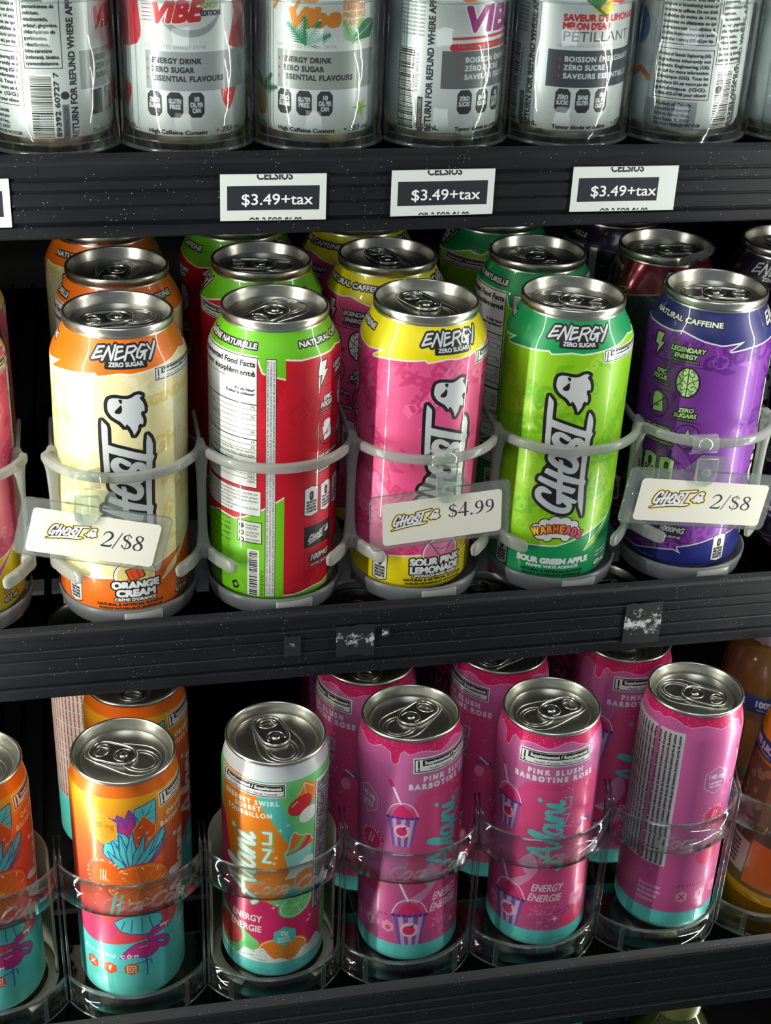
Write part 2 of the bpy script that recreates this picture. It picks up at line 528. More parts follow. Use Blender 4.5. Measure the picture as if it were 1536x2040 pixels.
# lettering outlines, millimetres on the unrolled can (x round the can, y up)
LOGO = {
    'ghost': [(-9.0,120.6),(-8.9,122.9),(-8.2,124.6),(-6.6,125.4),(-4.5,125.4),(-1.8,124.9),(0.8,124.8),(2.6,125.4),(4.4,126.5),(6.0,126.7),(7.6,125.8),(6.5,125.1),(6.7,124.1),(7.9,122.5),(8.7,120.1),(8.7,117.7),(7.5,117.8),(6.8,117.1),(7.0,115.7),(7.9,113.9),(8.0,112.1),(7.7,110.7),(7.1,111.2),(6.1,111.4),(5.5,110.5),(5.2,108.5),(4.2,106.8),(3.3,105.5),(2.7,107.7),(1.3,110.3),(-0.1,111.8),(-0.8,110.3),(-1.5,111.3),(-2.9,113.0),(-5.2,114.5),(-6.9,115.7),(-8.1,117.3),(-8.9,118.9)],
    'eye1': [(-3.7,124.2),(-3.1,124.7),(-2.2,124.4),(-1.9,123.8),(-2.5,122.3),(-3.4,123.5)],
    'eye2': [(-2.6,121.7),(-2.1,119.9),(-2.3,118.2),(-3.2,117.3),(-4.7,117.3),(-5.6,118.0),(-5.1,119.1),(-3.9,120.3)],
    'Tbar': [(-12.0,113.7),(-9.6,111.1),(-9.2,109.7),(-9.1,101.1),(-8.9,92.3),(-8.6,86.4),(-11.6,85.8),(-11.8,91.8),(-12.2,103.5),(-12.2,110.8)],
    'Tstem': [(-9.6,101.0),(-0.8,98.3),(9.1,94.7),(12.7,93.4),(13.1,92.7),(12.2,89.9),(8.8,90.9),(0.2,94.0),(-9.4,96.7)],
    'under': [(9.7,105.4),(9.2,101.2),(9.1,94.7),(9.0,88.5),(8.5,81.3),(8.7,67.3),(8.8,59.6),(9.1,54.6),(10.0,50.7),(12.8,44.3),(12.8,46.5),(12.6,52.8),(11.9,62.6),(12.6,65.2),(11.6,66.9),(11.7,81.3),(12.2,88.1),(12.2,89.9),(13.4,93.0),(12.5,93.7),(12.6,96.7),(12.6,99.9),(11.6,103.0)],
    'S': [(0.3,90.5),(-3.4,92.7),(-5.3,92.5),(-6.4,90.6),(-5.9,88.6),(-3.8,86.4),(-0.5,85.4),(1.8,86.7),(3.2,88.8),(5.0,89.3),(7.2,87.7),(7.6,84.1),(6.2,81.8),(4.6,81.0)],
    'O': [(-7.5,79.6),(-6.0,81.3),(-3.9,81.7),(0.2,81.0),(4.0,78.6),(5.8,75.5),(5.0,72.5),(2.5,72.2),(-1.0,74.0),(-4.6,75.8),(-7.0,77.9)],
    'H1': [(-3.5,78.8),(-1.7,78.5),(-0.9,77.3),(-0.9,75.8),(-0.2,67.9),(0.1,61.7),(0.2,56.8),(0.9,54.0),(0.3,52.7),(-1.2,52.2),(-2.1,52.6),(-2.7,58.5),(-3.3,67.7),(-3.4,73.8),(-3.3,77.4)],
    'H2': [(-8.7,73.1),(-3.1,71.1),(8.8,67.0),(12.4,65.3),(8.9,63.6),(-0.4,66.0),(-3.5,67.2),(-10.2,70.1),(-9.7,72.3)],
    'H3': [(-12.1,68.0),(-2.7,65.0),(7.2,61.6),(7.2,60.3),(6.0,58.4),(0.2,59.9),(-3.4,61.2),(-13.3,65.1),(-13.1,66.7)],
    'G2': [(0.1,59.0),(8.8,54.3),(9.0,53.6),(7.8,52.5),(5.8,53.0),(4.0,50.9),(0.9,53.7),(0.2,52.7),(-2.2,52.6),(-2.7,58.5)],
    'G': [(-5.9,58.9),(-7.9,59.7),(-10.5,60.3),(-12.2,58.5),(-11.9,55.5),(-9.2,53.0),(-4.5,50.2),(0.6,48.7),(3.9,49.0),(4.8,51.1),(4.3,53.0)],
}
ENERGY_STROKES = [
    [(-10.9,150.3),(-14.2,149.9),(-16.6,144.3),(-11.7,145.7)],
    [(-14.9,147.1),(-12.1,147.9)],
    [(-11.4,143.9),(-8.3,150.3),(-6.8,144.0),(-4.6,151.1)],
    [(-0.6,150.3),(-3.4,150.3),(-4.9,144.2),(-0.2,145.7)],
    [(-4.0,147.7),(-0.9,148.3)],
    [(-0.0,143.9),(2.2,150.1),(6.1,150.4),(7.0,149.1),(4.8,147.7),(1.4,147.2)],
    [(3.6,147.2),(4.9,143.8)],
    [(12.1,150.0),(10.3,150.6),(7.4,147.6),(6.3,145.0),(8.0,144.4),(11.0,146.9)],
    [(8.9,147.1),(12.6,147.4)],
    [(11.6,147.1),(10.1,143.6)],
    [(13.7,150.1),(14.7,147.8)],
    [(18.8,150.7),(13.0,143.3)],
]
WHITE = (232, 234, 232); INK = (22, 24, 26); SILV = (205, 208, 210); LOGOW = (205, 210, 212)


def ghost_logo_masks(cv, tf=lambda p: p, sc=1.0):
    T = lambda pts: [tf(p) for p in pts]
    M = [cv.polym(T(LOGO[k])) for k in ('Tbar', 'Tstem', 'under', 'H1', 'H2', 'H3', 'G2')]
    M.append(cv.strokem(T(smooth(LOGO['S'], 4)), [3.0 * sc * 0.9] * 2 + [3.9 * sc] * 10))
    M.append(cv.strokem(T(smooth(LOGO['O'], 4, True)), 3.5 * sc, closed=True))
    M.append(cv.strokem(T(smooth(LOGO['G'], 4)), [1.6 * sc, 3.6 * sc, 3.6 * sc, 3.6 * sc, 3.6 * sc, 3.6 * sc, 2.5 * sc]))
    body = cv.union(M)
    g = cv.polym(T(LOGO['ghost']))
    e = cv.union([cv.polym(T(smooth(LOGO['eye1'], 3, True))), cv.polym(T(smooth(LOGO['eye2'], 3, True)))])
    hull = cv.union([cv.polym(T([(-9.5, 101), (9.5, 94), (9, 66), (6, 60), (4, 54), (-2, 50), (-12, 58), (-12, 70), (-7, 82), (-9.5, 92)]))])
    return body, g, e, hull


def draw_ghost_logo(cv, tf=lambda p: p, sc=1.0, fill=LOGOW, ink=INK, halo=None, grow=1.7):
    body, g, e, hull = ghost_logo_masks(cv, tf, sc)
    if halo:
        cv.paint(cv.grow(cv.union([body, g]), grow * 2.3), halo)
    if grow:
        cv.paint(cv.grow(cv.union([body]), grow), ink); cv.paint(hull, ink)
        cv.paint(cv.grow(g, grow), ink)
    cv.paint(body, fill); cv.paint(g, fill); cv.paint(e, ink)


def supp_box(cv, x0, y0, x1, y1, bold=0.12):
    h = y1 - y0
    cv.rect(x0, y0, x1, y1, (235, 236, 232)); m = h * 0.07
    for q in ((x0 + m, y0 + m, x1 - m, y0 + m * 1.8), (x0 + m, y1 - m * 1.8, x1 - m, y1 - m), (x0 + m, y0 + m, x0 + m * 1.8, y1 - m), (x1 - m * 1.8, y0 + m, x1 - m, y1 - m)):
        cv.rect(*q, INK)
    cv.rect(x0 + h * 0.27, y0 + h * 0.34, x0 + h * 0.37, y1 - h * 0.18, INK)
    cv.ellipse(x0 + h * 0.32, y0 + h * 0.22, h * 0.07, h * 0.07, INK)
    cv.rect(x0 + h * 0.55, y0 + h * 0.48, x1 - h * 0.16, y1 - h * 0.16, INK)
    cv.text('Supplemented / Supplémenté', (x0 + h * 0.68, y0 + h * 0.57), h * 0.19, (235, 236, 232), p1=(x1 - h * 0.25, y0 + h * 0.57), bold=bold * 0.6)
    cv.text('Health Canada / Santé Canada', (x0 + h * 0.95, y0 + h * 0.2), h * 0.16, INK, p1=(x1 - h * 0.5, y0 + h * 0.2), bold=bold * 0.35)


def pill(cv, x0, y0, x1, y1, lines, fill=WHITE, ink=INK, bh=None):
    w = x1 - x0
    P = [(x0, y0 + w * .15), (x0 + w * .5, y0), (x1, y0 + w * .15), (x1, y1 - w * .15), (x0 + w * .5, y1), (x0, y1 - w * .15)]
    M = cv.polym(P)
    cv.paint(cv.grow(M, 0.45), ink if fill != ink else fill); cv.paint(M, fill)
    c = ink if fill != ink else WHITE
    return c


def barcode(cv, x0, y0, x1, y1, rnd, horiz=True, col=INK):
    cv.rect(x0 - 1, y0 - 1, x1 + 1, y1 + 1, (230, 232, 228))
    a, b = (y0, y1) if horiz else (x0, x1); t = a
    while t < b:
        w = rnd.choice((0.25, 0.25, 0.5, 0.75)); g = rnd.choice((0.25, 0.5, 0.5))
        if horiz: cv.rect(x0, t, x1, min(t + w, b), col)
        else: cv.rect(t, y0, min(t + w, b), y1, col)
        t += w + g


def hexa(cv, cx, cy, r, col, line=None, rot=0.0, sx=1.0):
    P = [(cx + sx * r * sin(rot + pi / 3 * i), cy + r * cos(rot + pi / 3 * i)) for i in range(6)]
    if line: cv.paint(cv.grow(cv.polym(P), 0.4), line)
    if col: cv.poly(P, col)


TOPJ = [(-104, 141), (-95.8, 140), (-89.5, 140.3), (-82, 140.3), (-75.6, 140.4), (-69.9, 141.7), (-65.7, 140.7), (-57.7, 138.6), (-48, 137.2), (-35.8, 139.0), (-43.5, 133.8),
        (-31.7, 135.6), (-22.9, 136.4), (-14.4, 137.6), (-13, 136.2), (-3.1, 138), (2.5, 137.4), (11.3, 138.4), (22.1, 139.8), (30, 142), (35, 143.4), (38, 142.5), (43.2, 141.8), (46, 144), (50, 142), (90, 142), (93, 134), (97, 133), (104, 131)]
BOTJ = [(-104, 8.2), (-98, 8.1), (-86.7, 10), (-80, 9.8), (-69, 13.4), (-57.4, 15.6), (-53, 13.8), (-55.3, 17.4), (-45, 20.3), (-36.3, 23.1), (-21, 25), (-9, 26.2), (0, 26.6), (10, 30), (20, 34), (34, 38), (45, 43), (56, 48), (66, 52), (78, 51), (88, 55.5), (104, 66)]


def label_tall(seed, top, body, bot, dood, lineC, info=WHITE, infoInk=INK, flavour=None, logo=True):
    rnd = random.Random(seed)
    cv = Canvas(2 * pi * 33.1, 158, 7, body)
    # tone-on-tone scribble print
    d1, d2 = dood
    words = ['GHOST', 'BE SEEN', 'LEGENDARY', 'BOO', 'FOCUS', 'ENERGY', 'GHOST']
    for i in range(120):
        x = rnd.uniform(-104, 96); y = rnd.uniform(10, 138); c = d1 if rnd.random() < .6 else d2
        t = rnd.random()
        if t < 0.42:
            cv.text(rnd.choice(words), (x, y), rnd.uniform(4, 10), c, rot=rnd.uniform(-1.2, 1.5), bold=0.5, shear=0.2, al=.9)
        elif t < .75:
            a = rnd.uniform(0, pi); L = rnd.uniform(6, 16); b = rnd.uniform(-4, 4)
            cv.stroke(smooth([(x, y), (x + cos(a) * L / 2 - sin(a) * b, y + sin(a) * L / 2 + cos(a) * b), (x + cos(a) * L, y + sin(a) * L)], 5), [.6, 4.0, .7], c, al=.85)
        elif t < .9:
            cv.stroke(cv.ell(x, y, rnd.uniform(2, 5), rnd.uniform(2, 6), rnd.random() * 3), .8, c, closed=True, al=.7)
        else:
            s = rnd.uniform(2, 4)
            cv.poly([(x, y), (x + s, y + s * 1.6), (x + s * .4, y + s * 1.4), (x + s, y + s * 3), (x - s * .5, y + s * 1.2), (x + s * .2, y + s * 1.2)], c, .8)
    # bands
    def band(J, yend, col):
        M = cv.polym([(J[0][0] - 1, yend)] + J + [(J[-1][0] + 1, yend)])
        cv.paint(cv.grow(M, 0.8), lineC); cv.paint(M, col)
    band(BOTJ, -1, bot); band(TOPJ, 160, top)
    sp = cv.polym([(16.8, 22.6), (24, 26.5), (30, 33), (36, 40), (26, 32), (20, 27)])
    cv.paint(cv.grow(sp, .5), lineC); cv.paint(sp, body)
    cv.rect(-105, -1, 105, 4.8, SILV)
    # nutrition side
    cv.rect(46, 71, 90.3, 141.3, (228, 230, 226))
    for a in ((46, 71, 46.4, 141.3), (89.9, 71, 90.3, 141.3), (46, 71, 90.3, 71.4), (46, 140.9, 90.3, 141.3)): cv.rect(*a, INK)
    cv.text('Supplemented Food Facts', (47, 136.4), 2.7, INK, p1=(89.2, 136.4), bold=.16)
    cv.text('Aliment supplémenté', (47, 131.6), 2.7, INK, p1=(89.2, 131.6), bold=.16)
    cv.text('Per 1 can (473 mL) / pour 1 canette', (47, 128.6), 1.2, INK, bold=.03)
    cv.text('% Daily Value*', (89, 123.6), 1.3, INK, align='r', bold=.08); cv.text('% valeur quotidienne*', (89, 121.4), 1.3, INK, align='r', bold=.08)
    rows = [('Calories 10', ''), ('Fat / Lipides 0 g', '0%'), ('saturated / saturés 0 g', ''), ('+ trans / trans 0 g', '0%'), ('Carbohydrate / Glucides 2 g', ''), ('Fibre / Fibres 0 g', ''), ('Sugars / Sucres 0 g', '0%'), ('Protein / Protéines 0 g', ''), ('Sodium 40 mg', '2%'), ('Potassium 70 mg', '2%')]
    y = 119
    for i, (a, b) in enumerate(rows):
        cv.text(a, (47, y - 1.6), 1.25, INK, bold=.04)
        if b: cv.text(b, (89, y - 1.6), 1.3, INK, align='r', bold=.03)
        cv.rect(46.5, y - 2.5, 89.9, y - 2.5 + (.5 if i in (0, 7) else .18), INK); y -= 2.7
    for t in ('Not a significant source of sat. fat, trans fat, fibre, calcium, and iron', 'Source négligeable de lipides saturés, trans, fibres, calcium, et fer'):
        cv.text(t, (47, y - 1.5), 1.05, INK, p1=(89, y - 1.5), bold=.03); y -= 2.1
    cv.rect(46.5, y, 89.9, y + .35, INK); y -= 2
    cv.text('*5% or less is a little, 15% or more is a lot / beaucoup', (47, y), 1.0, INK, wid=30); y -= 1.4
    cv.rect(46.5, y, 89.9, y + .9, INK); y -= 2.2
    cv.text('Supplemented with / supplémenté en', (47, y), 1.1, INK, bold=.04, wid=26); y -= 1.2
    for a, b in (('Vitamin B12 2.4 mcg', '100%'), ('Niacin 16 mg NE', '100%'), ('Vitamin B6 1.7 mg', '100%')):
        cv.rect(46.5, y, 89.9, y + .18, INK); cv.text(a, (47, y - 1.9), 1.2, INK); cv.text(b, (89, y - 1.9), 1.3, INK, align='r', bold=.03); y -= 2.6
    while y > 75:
        cv.rect(46.5, y, 89.9, y + .2, INK); cv.text('Caffeine from natural supplemental amounts', (47, y - 1.9), 1.1, INK, wid=34); y -= 2.5
    M = cv.polym([(46, 55.4), (92, 55.4), (92, 69.4), (46, 69.4)]); cv.paint(cv.grow(M, .35), INK); cv.paint(M, (224, 226, 222))
    for i, t in enumerate(('Ingredients: Carbonated water, Natural and artificial flavour, Citric acid, Malic acid,', 'Taurine, L-carnitine, Sodium benzoate (preservative), Potassium sorbate,', 'Caffeine, Sucralose, NeuroFactor coffee (from Coffee arabica), Vitamins', 'Niacin, Pyridoxine hydrochloride, Methylcobalamin.', 'Ingrédients: Eau gazéifiée, Acide citrique, Acide malique, Taurine, Sorbate', 'de potassium, Benzoate de sodium, Extrait de fruit de café.')):
        cv.text(t, (46.8, 67 - 2.05 * i), 1.05, INK, wid=44 if i not in (3, 5) else 30, bold=.03)
    cv.rect(79.2, 39.2, 92.8, 51.8, INK); cv.rect(79.6, 39.6, 92.4, 51.4, (214, 218, 205))
    for i, (a, b) in enumerate((('VEGAN FRIENDLY', 'VÉGÉTALIEN'), ('GLUTEN FREE', 'SANS GLUTEN'), ('ZERO SUGARS', 'ZÉRO SUCRES'))):
        yy = 48.6 - 4.1 * i
        cv.ellipse(81.7, yy, 1.5, 1.5, INK); cv.ellipse(81.7, yy, .8, .8, (214, 218, 205) if i else INK)
        cv.text(a, (84, yy + .25), 1.0, INK, wid=7.6, bold=.06); cv.text(b, (84, yy - 1.4), 1.0, INK, wid=6.4, bold=.06)
    for i, t in enumerate(('Imported by / Importé par:', 'Distributed in Canada', '1-800-846-7800', 'Chicago, IL 60607', 'Consume cold / froid')): cv.text(t, (58, 50 - 3.2 * i), 1.4, INK, wid=17, bold=.06)
    barcode(cv, 86, 8.5, 90.4, 34.5, rnd)
    cv.text('8 10128 52427 8', (93.6, 9), 1.5, INK, rot=pi / 2, bold=.05)
    cv.poly([(76.6, 10), (79, 10), (80.4, 12), (78.4, 15.2), (75.6, 13.4)], INK); cv.ellipse(78.1, 12.3, 1.1, 1.1, bot)
    cv.text('PLEASE RECYCLE', (73, 7.6), .9, INK, bold=.04)
    cv.rect(94.3, 8, 99.6, 141, INK); cv.rect(94.6, 8.3, 99.3, 140.7, (222, 224, 220))
    for j, t in enumerate(('CAUTION: HIGH CAFFEINE CONTENT. NOT RECOMMENDED FOR THOSE UNDER 14 YEARS OLD, PREGNANT OR BREASTFEEDING WOMEN, OR INDIVIDUALS SENSITIVE TO CAFFEINE. DO NOT CONSUME MORE THAN 1 CAN 1 SERVING PER DAY. DO NOT DRINK ON THE SAME DAY AS ANY OTHER',
                          'SUPPLEMENTED FOODS OR SUPPLEMENTS WITH THE SAME SUPPLEMENTAL INGREDIENTS. DO NOT MIX WITH ALCOHOL. ATTENTION: HAUTE TENEUR EN CAFÉINE. DÉCONSEILLÉ AUX MOINS DE 14 ANS, AUX FEMMES ENCEINTES OU ALLAITANTES, OU AUX PERSONNES SENSIBLES À LA',
                          'CAFÉINE. NE CONSOMMEZ PAS PLUS DE 1 BOÎTE (1 PORTION) PAR JOUR. NE BUVEZ PAS LE MÊME JOUR QUE D’AUTRES ALIMENTS SUPPLÉMENTÉS CONTENANT LES MÊMES INGRÉDIENTS SUPPLÉMENTAIRES. NE PAS MÉLANGER AVEC DE L’ALCOOL.')):
        cv.text(t, (95.9 + 1.5 * j, 9), 0.95, INK, p1=(95.9 + 1.5 * j, 140), bold=.04)
    # information side
    cv.text('NATURAL CAFFEINE', (-96, 145.8), 2.7, WHITE, p1=(-48.3, 145.8), bold=.2, outline=(.75, INK))
    cv.text('CAFÉINE NATURELLE', (46.5, 145.2), 2.7, WHITE, p1=(89, 145.2), bold=.2, outline=(.75, INK))
    def sh(t, p0, h, p1, b=.2): cv.text(t, p0, h, info, p1=p1, bold=b, shear=.25, outline=(.5, infoInk))
    B = cv.polym([(-85.4, 136.4), (-80.4, 136.8), (-82, 131.8), (-79.6, 131.9), (-84.6, 124), (-83.6, 129.6), (-86.2, 129.8)])
    cv.paint(cv.grow(B, .8), infoInk); cv.paint(B, info)
    sh('LEGENDARY', (-74.8, 130.3), 2.5, (-56.2, 131.4)); sh('ENERGY', (-72.4, 127), 2.4, (-60, 127.6)); sh('ÉNERGIE LÉGENDAIRE', (-74, 125), .9, (-58.5, 125.6), .05)
    for l in (((-87, 123), (-55, 123.6)), ((-86, 106.8), (-72, 107)), ((-70, 92.2), (-54, 92.5)), ((-86, 106.9), (-86, 92))): cv.stroke(l, .3, infoInk)
    sh('EPIC', (-82.2, 114.9), 2.6, (-75.6, 115.5)); sh('FOCUS', (-84.2, 111.8), 2.5, (-75, 112.4)); sh('CONCENTRATION ÉPIQUE', (-85.6, 109.3), .9, (-72.4, 109.8), .05)
    bx, by = -63, 114.4
    M = cv.polym(cv.ell(bx, by, 5.9, 7.9)); cv.paint(cv.grow(M, .8), infoInk); cv.paint(M, info)
    cv.stroke([(bx, by - 7.8), (bx + .2, by), (bx, by + 7.8)], .5, infoInk)
    for sgn in (-1, 1):
        for j in range(7):
            yy = by - 6 + j * 2; L = sqrt(max(0, 1 - ((yy - by) / 7.9) ** 2)) * 5.4
            P = [(bx + sgn * (0.6 + (L - .6) * t), yy + .75 * sin(t * 7 + j * 1.7)) for t in [q / 9 for q in range(10)]]
            cv.stroke(P[:7] if j % 2 else P[3:], .38, infoInk)
    cv.stroke(cv.ell(-78.5, 98.2, 6.8, 7.6), .5, infoInk, closed=True)
    M = cv.polym([(-82.5, 101), (-76, 102.4), (-74.6, 94.6), (-81.2, 93.2)]); cv.paint(cv.grow(M, .4), infoInk); cv.paint(M, info)
    cv.ellipse(-78.8, 102.4, 3, 2.1, info); cv.stroke([(-83.5, 93.6), (-73.5, 103.4)], .5, infoInk); cv.text('sugar', (-81, 96.4), 1.4, infoInk, rot=.15, bold=.05)
    sh('ZERO', (-65.8, 97.3), 2.3, (-57.6, 98.2)); sh('SUGARS', (-68, 94.2), 2.3, (-56, 95.2)); sh('ZERO SUCRES', (-66.6, 92.7), .9, (-57.5, 93.2), .05)
    cv.stroke(cv.ell(-59, 84, 6.6, 7), .5, infoInk, closed=True)
    P = [(-59 + (4.4 if i % 2 == 0 else 1.9) * sin(i * pi / 5), 84 + (4.8 if i % 2 == 0 else 2.1) * cos(i * pi / 5)) for i in range(10)]
    M = cv.polym(P); cv.paint(cv.grow(M, .4), infoInk); cv.paint(M, info)
    sh('NO ARTIFICIAL', (-85, 84.5), 1.5, (-68, 85), .08); sh('PAS DE COLORANTS ARTIFICIELS', (-87, 76.4), 1.2, (-66, 77), .08)
    for x0, t, w in ((-93, '0', 'SUGAR'), (-82.5, '0', 'FAT'), (-72, '0', 'CALORIES')):
        c = pill(cv, x0, 53, x0 + 8.2, 70, None, info, infoInk)
        cv.text(t, (x0 + 4.1, 62.4), 4.6, infoInk, align='c', bold=.35, wid=2.2)
        for j, q in enumerate((w, 'PER CAN', 'SUCRES PAR', 'CANETTE')): cv.text(q, (x0 + 1, 60.6 - 1.75 * j), 1.15, infoInk, wid=6.2, bold=.1)
    cv.rect(-93, 34.5, -73.8, 47, INK)
    tf = lambda p: (-91.2 + (p[1] - 43) * .19, 38.6 - p[0] * .2 + (p[1] - 43) * .04)
    draw_ghost_logo(cv, tf, sc=.19, grow=0)
    for x0, a, b in ((-92.6, '100MG', 'NATURAL CAFFEINE'), (-70.2, '1000MG', 'TAURINE')):
        for s_ in (((x0, 20.5), (x0, 33)), ((x0, 20.5), (x0 + 21, 20.5)), ((x0 + 21, 20.5), (x0 + 21, 33))): cv.stroke(s_, .25, infoInk)
        cv.text(a, (x0 + 3, 26.3), 3.3, WHITE, wid=14, bold=.3, shear=.3, outline=(.5, INK)); cv.text(b, (x0 + 4, 22.8), 1.5, WHITE, wid=12, bold=.1, outline=(.35, INK))
    pill(cv, -35.2, 8.6, -27.2, 25.4, None, WHITE, INK)
    cv.text('0', (-31.2, 17.8), 4.6, INK, align='c', bold=.35, wid=2.4)
    for j, q in enumerate(('SUGAR', 'PER CAN', 'SUCRES', 'CANETTE')): cv.text(q, (-34.2, 15.8 - 1.8 * j), 1.2, INK, wid=6, bold=.12)
    cv.text('*PER 473 mL', (-80, 7.6), 1.2, WHITE, wid=12, bold=.06)
    # front
    if logo: draw_ghost_logo(cv)
    M = cv.union([cv.strokem([(a, b) for a, b in q], 1.15) for q in ENERGY_STROKES])
    ZB = cv.polym([(-9.4, 140.2), (10.6, 140.2), (10.8, 144), (-9.4, 144)])
    mid = cv.polym([(-12, 143.6), (13, 143.4), (15, 148), (-12, 148.4)])
    cv.paint(cv.grow(M, 1.0), INK); cv.paint(mid, INK); cv.paint(cv.grow(ZB, .5), INK); cv.paint(M, LOGOW)
    cv.text('ZERO SUGAR', (-8, 140.9), 2.0, LOGOW, p1=(9.2, 140.9), bold=.14)
    supp_box(cv, 14.2, 131.6, 46, 138.8)
    cv.text('473 mL', (26, 10.4), 2.8, WHITE, wid=11, bold=.3, outline=(.5, INK)); cv.text('CAFFEINATED ENERGY', (26, 18), 1.2, WHITE, wid=12, bold=.1, outline=(.3, INK)); cv.text('DRINK / BOISSON', (26, 15.6), 1.2, WHITE, wid=12, bold=.1, outline=(.3, INK))
    if flavour: flavour(cv)
    cv.text('NATURAL & ARTIFICIAL FLAVOUR', (-17.6, 10.4), 1.5, INK, p1=(17.2, 10.4), bold=.1)
    cv.text('SAVEURS NATURELLES ET ARTIFICIELLES', (-16.8, 8.4), 1.1, INK, p1=(16.4, 8.4), bold=.08)
    return cv


def fl_orange(cv):
    M = cv.polym(cv.ell(2, 27.6, 9.2, 8)); cv.paint(cv.grow(M, 1.3), WHITE); cv.stroke(cv.ell(2, 27.6, 10.8, 9.6), .35, INK, closed=True); cv.paint(M, (226, 208, 130))
    M = cv.polym([(-2.6, 31), (4.6, 33.4), (7, 27.4), (-.2, 25)]); cv.paint(cv.grow(M, .45), INK); cv.paint(M, (226, 84, 30))
    cv.stroke([(-.6, 30.6), (1.4, 26.4)], .5, (150, 50, 20)); cv.stroke([(2.4, 31.8), (4.2, 27.4)], .5, (150, 50, 20)); cv.stroke([(-1.4, 26), (-3.4, 22)], 1.3, (226, 84, 30))
    for t, y, h, x0, x1 in (('ORANGE', 20.4, 3.9, -9.8, 14.6), ('CREAM', 15.9, 3.7, -7.6, 12.8)):
        cv.text(t, (x0, y), h, WHITE, p1=(x1, y), bold=.45, outline=(.75, INK))
    cv.text("CRÈME D'ORANGE", (-8.6, 13.2), 1.6, WHITE, p1=(13, 13.2), bold=.2, outline=(.4, INK))


def fl_pink(cv):
    M = cv.polym(cv.ell(2, 27, 9.6, 9)); cv.paint(cv.grow(M, .9), WHITE); cv.stroke(cv.ell(2, 27, 10.8, 10.2), .35, INK, closed=True); cv.paint(M, (225, 120, 160))
    cv.stroke([(-5, 34), (0, 27), (4, 21)], .5, (60, 60, 90)); cv.stroke([(9, 34), (5, 27), (2, 21)], .5, (60, 60, 90)); cv.stroke([(-3, 31), (2, 29), (7, 31)], .7, (70, 120, 170))
    for t, y, h, x0, x1 in (('SOUR PINK', 19.9, 4.3, -14.8, 14.6), ('LEMONADE', 15.1, 4.0, -14.6, 14.6)):
        cv.text(t, (x0, y), h, WHITE, p1=(x1, y), bold=.42, outline=(.75, INK))
    cv.text('LIMONADE ROSE AIGRE', (-13.4, 12.9), 1.5, WHITE, p1=(13.4, 12.9), bold=.18, outline=(.4, INK))


def fl_green(cv):
    bl = [(-9, 33, 3), (-10.6, 36.4, 3.2), (-6.5, 40, 3.2), (-1.5, 42.2, 3), (3.6, 41.6, 3.3), (8, 39.6, 3.1), (9.6, 36, 2.9), (4.8, 32, 2.2), (-5, 31.8, 2.4)]
    M = cv.union([cv.polym(cv.ell(x, y, r * 1.05, r * .9)) for x, y, r in bl] + [cv.polym([(-10, 32), (9, 32), (9, 40), (-9, 40)])])
    cv.paint(cv.grow(M, .5), INK); cv.paint(M, (220, 224, 222))
    cols = [(246, 210, 60), (245, 180, 50), (240, 150, 50), (235, 120, 60), (240, 150, 50), (228, 110, 110), (220, 90, 130), (215, 80, 120)]
    x = -12.6
    for i, ch in enumerate('WARHEADS'):
        t = (i - 3.5) / 3.5; w = 3.9 if i == 0 else 2.9
        cv.text(ch, (x, 35.4 - 3.2 * t * t), 4.4, cols[i], wid=w, bold=.32, rot=-.35 * t, outline=(.6, (110, 30, 30))); x += w + .25
    cv.text('SOUR GREEN APPLE', (-20.4, 15.9), 3.2, WHITE, p1=(19.8, 15.9), bold=.4, outline=(.3, (0, 110, 60)))
    cv.text('POMME VERTE ACIDULÉE', (-14.8, 13.2), 1.6, WHITE, p1=(14.2, 13.2), bold=.2)


def fl_plain(cv):
    cv.text('GRAPE', (-9.8, 17), 5, WHITE, p1=(12, 17), bold=.45, outline=(.75, INK))


# ---- slim cans of the bottom shelf
SW = 2 * pi * 28.7


def script_name(cv, dx, dy, col, w=2.3, halo=None, sc=1.0):
    """the flowing vertical brand script, and the two block capitals beside it"""
    q = 49 / 46
    T = lambda P, b=2.0: [((b - v * .95) * sc + dx, 63 + u * q * sc + dy) for u, v in P]
    S = [[(0, 1), (3, -1), (7, 6), (12, 17), (13.5, 19), (14, 14), (14.5, 6), (15.5, 0)], [(5, 7), (15, 8)],
         [(17.5, 2), (20.5, 10), (23.5, 18), (25, 19), (25, 16), (21.4, 5), (21, 1), (22.4, 0)],
         [(30, 10), (27, 10.5), (24.6, 6), (24.4, 2), (26.4, .5), (29, 4), (30.4, 10), (30, 3), (31, .5), (32.4, 2)],
         [(32.4, 2), (35, 10), (34, 1), (34.4, 3), (37.4, 9.5), (39.4, 9.5), (39, 3), (39.8, .5), (41.2, 2)],
         [(41.2, 2), (44, 10), (43.2, 3), (44, .5), (46, 2)], [(46.2, 14.4), (46.8, 14.8)]]
    Ms = [cv.strokem(smooth(T(P), 4), w * 1.05) for P in S]
    Ns = [cv.strokem(T(P, 10.5 if halo else 5.6), w * (.75 if halo else .36)) for P in ([(29, 0), (29, 4), (37, 0), (37, 4)], [(41, 4), (41, 0), (48, 0), (48, 4)])]
    U = cv.union(Ms + Ns)
    if halo: cv.paint(cv.grow(U, .7), halo)
    cv.paint(U, col)


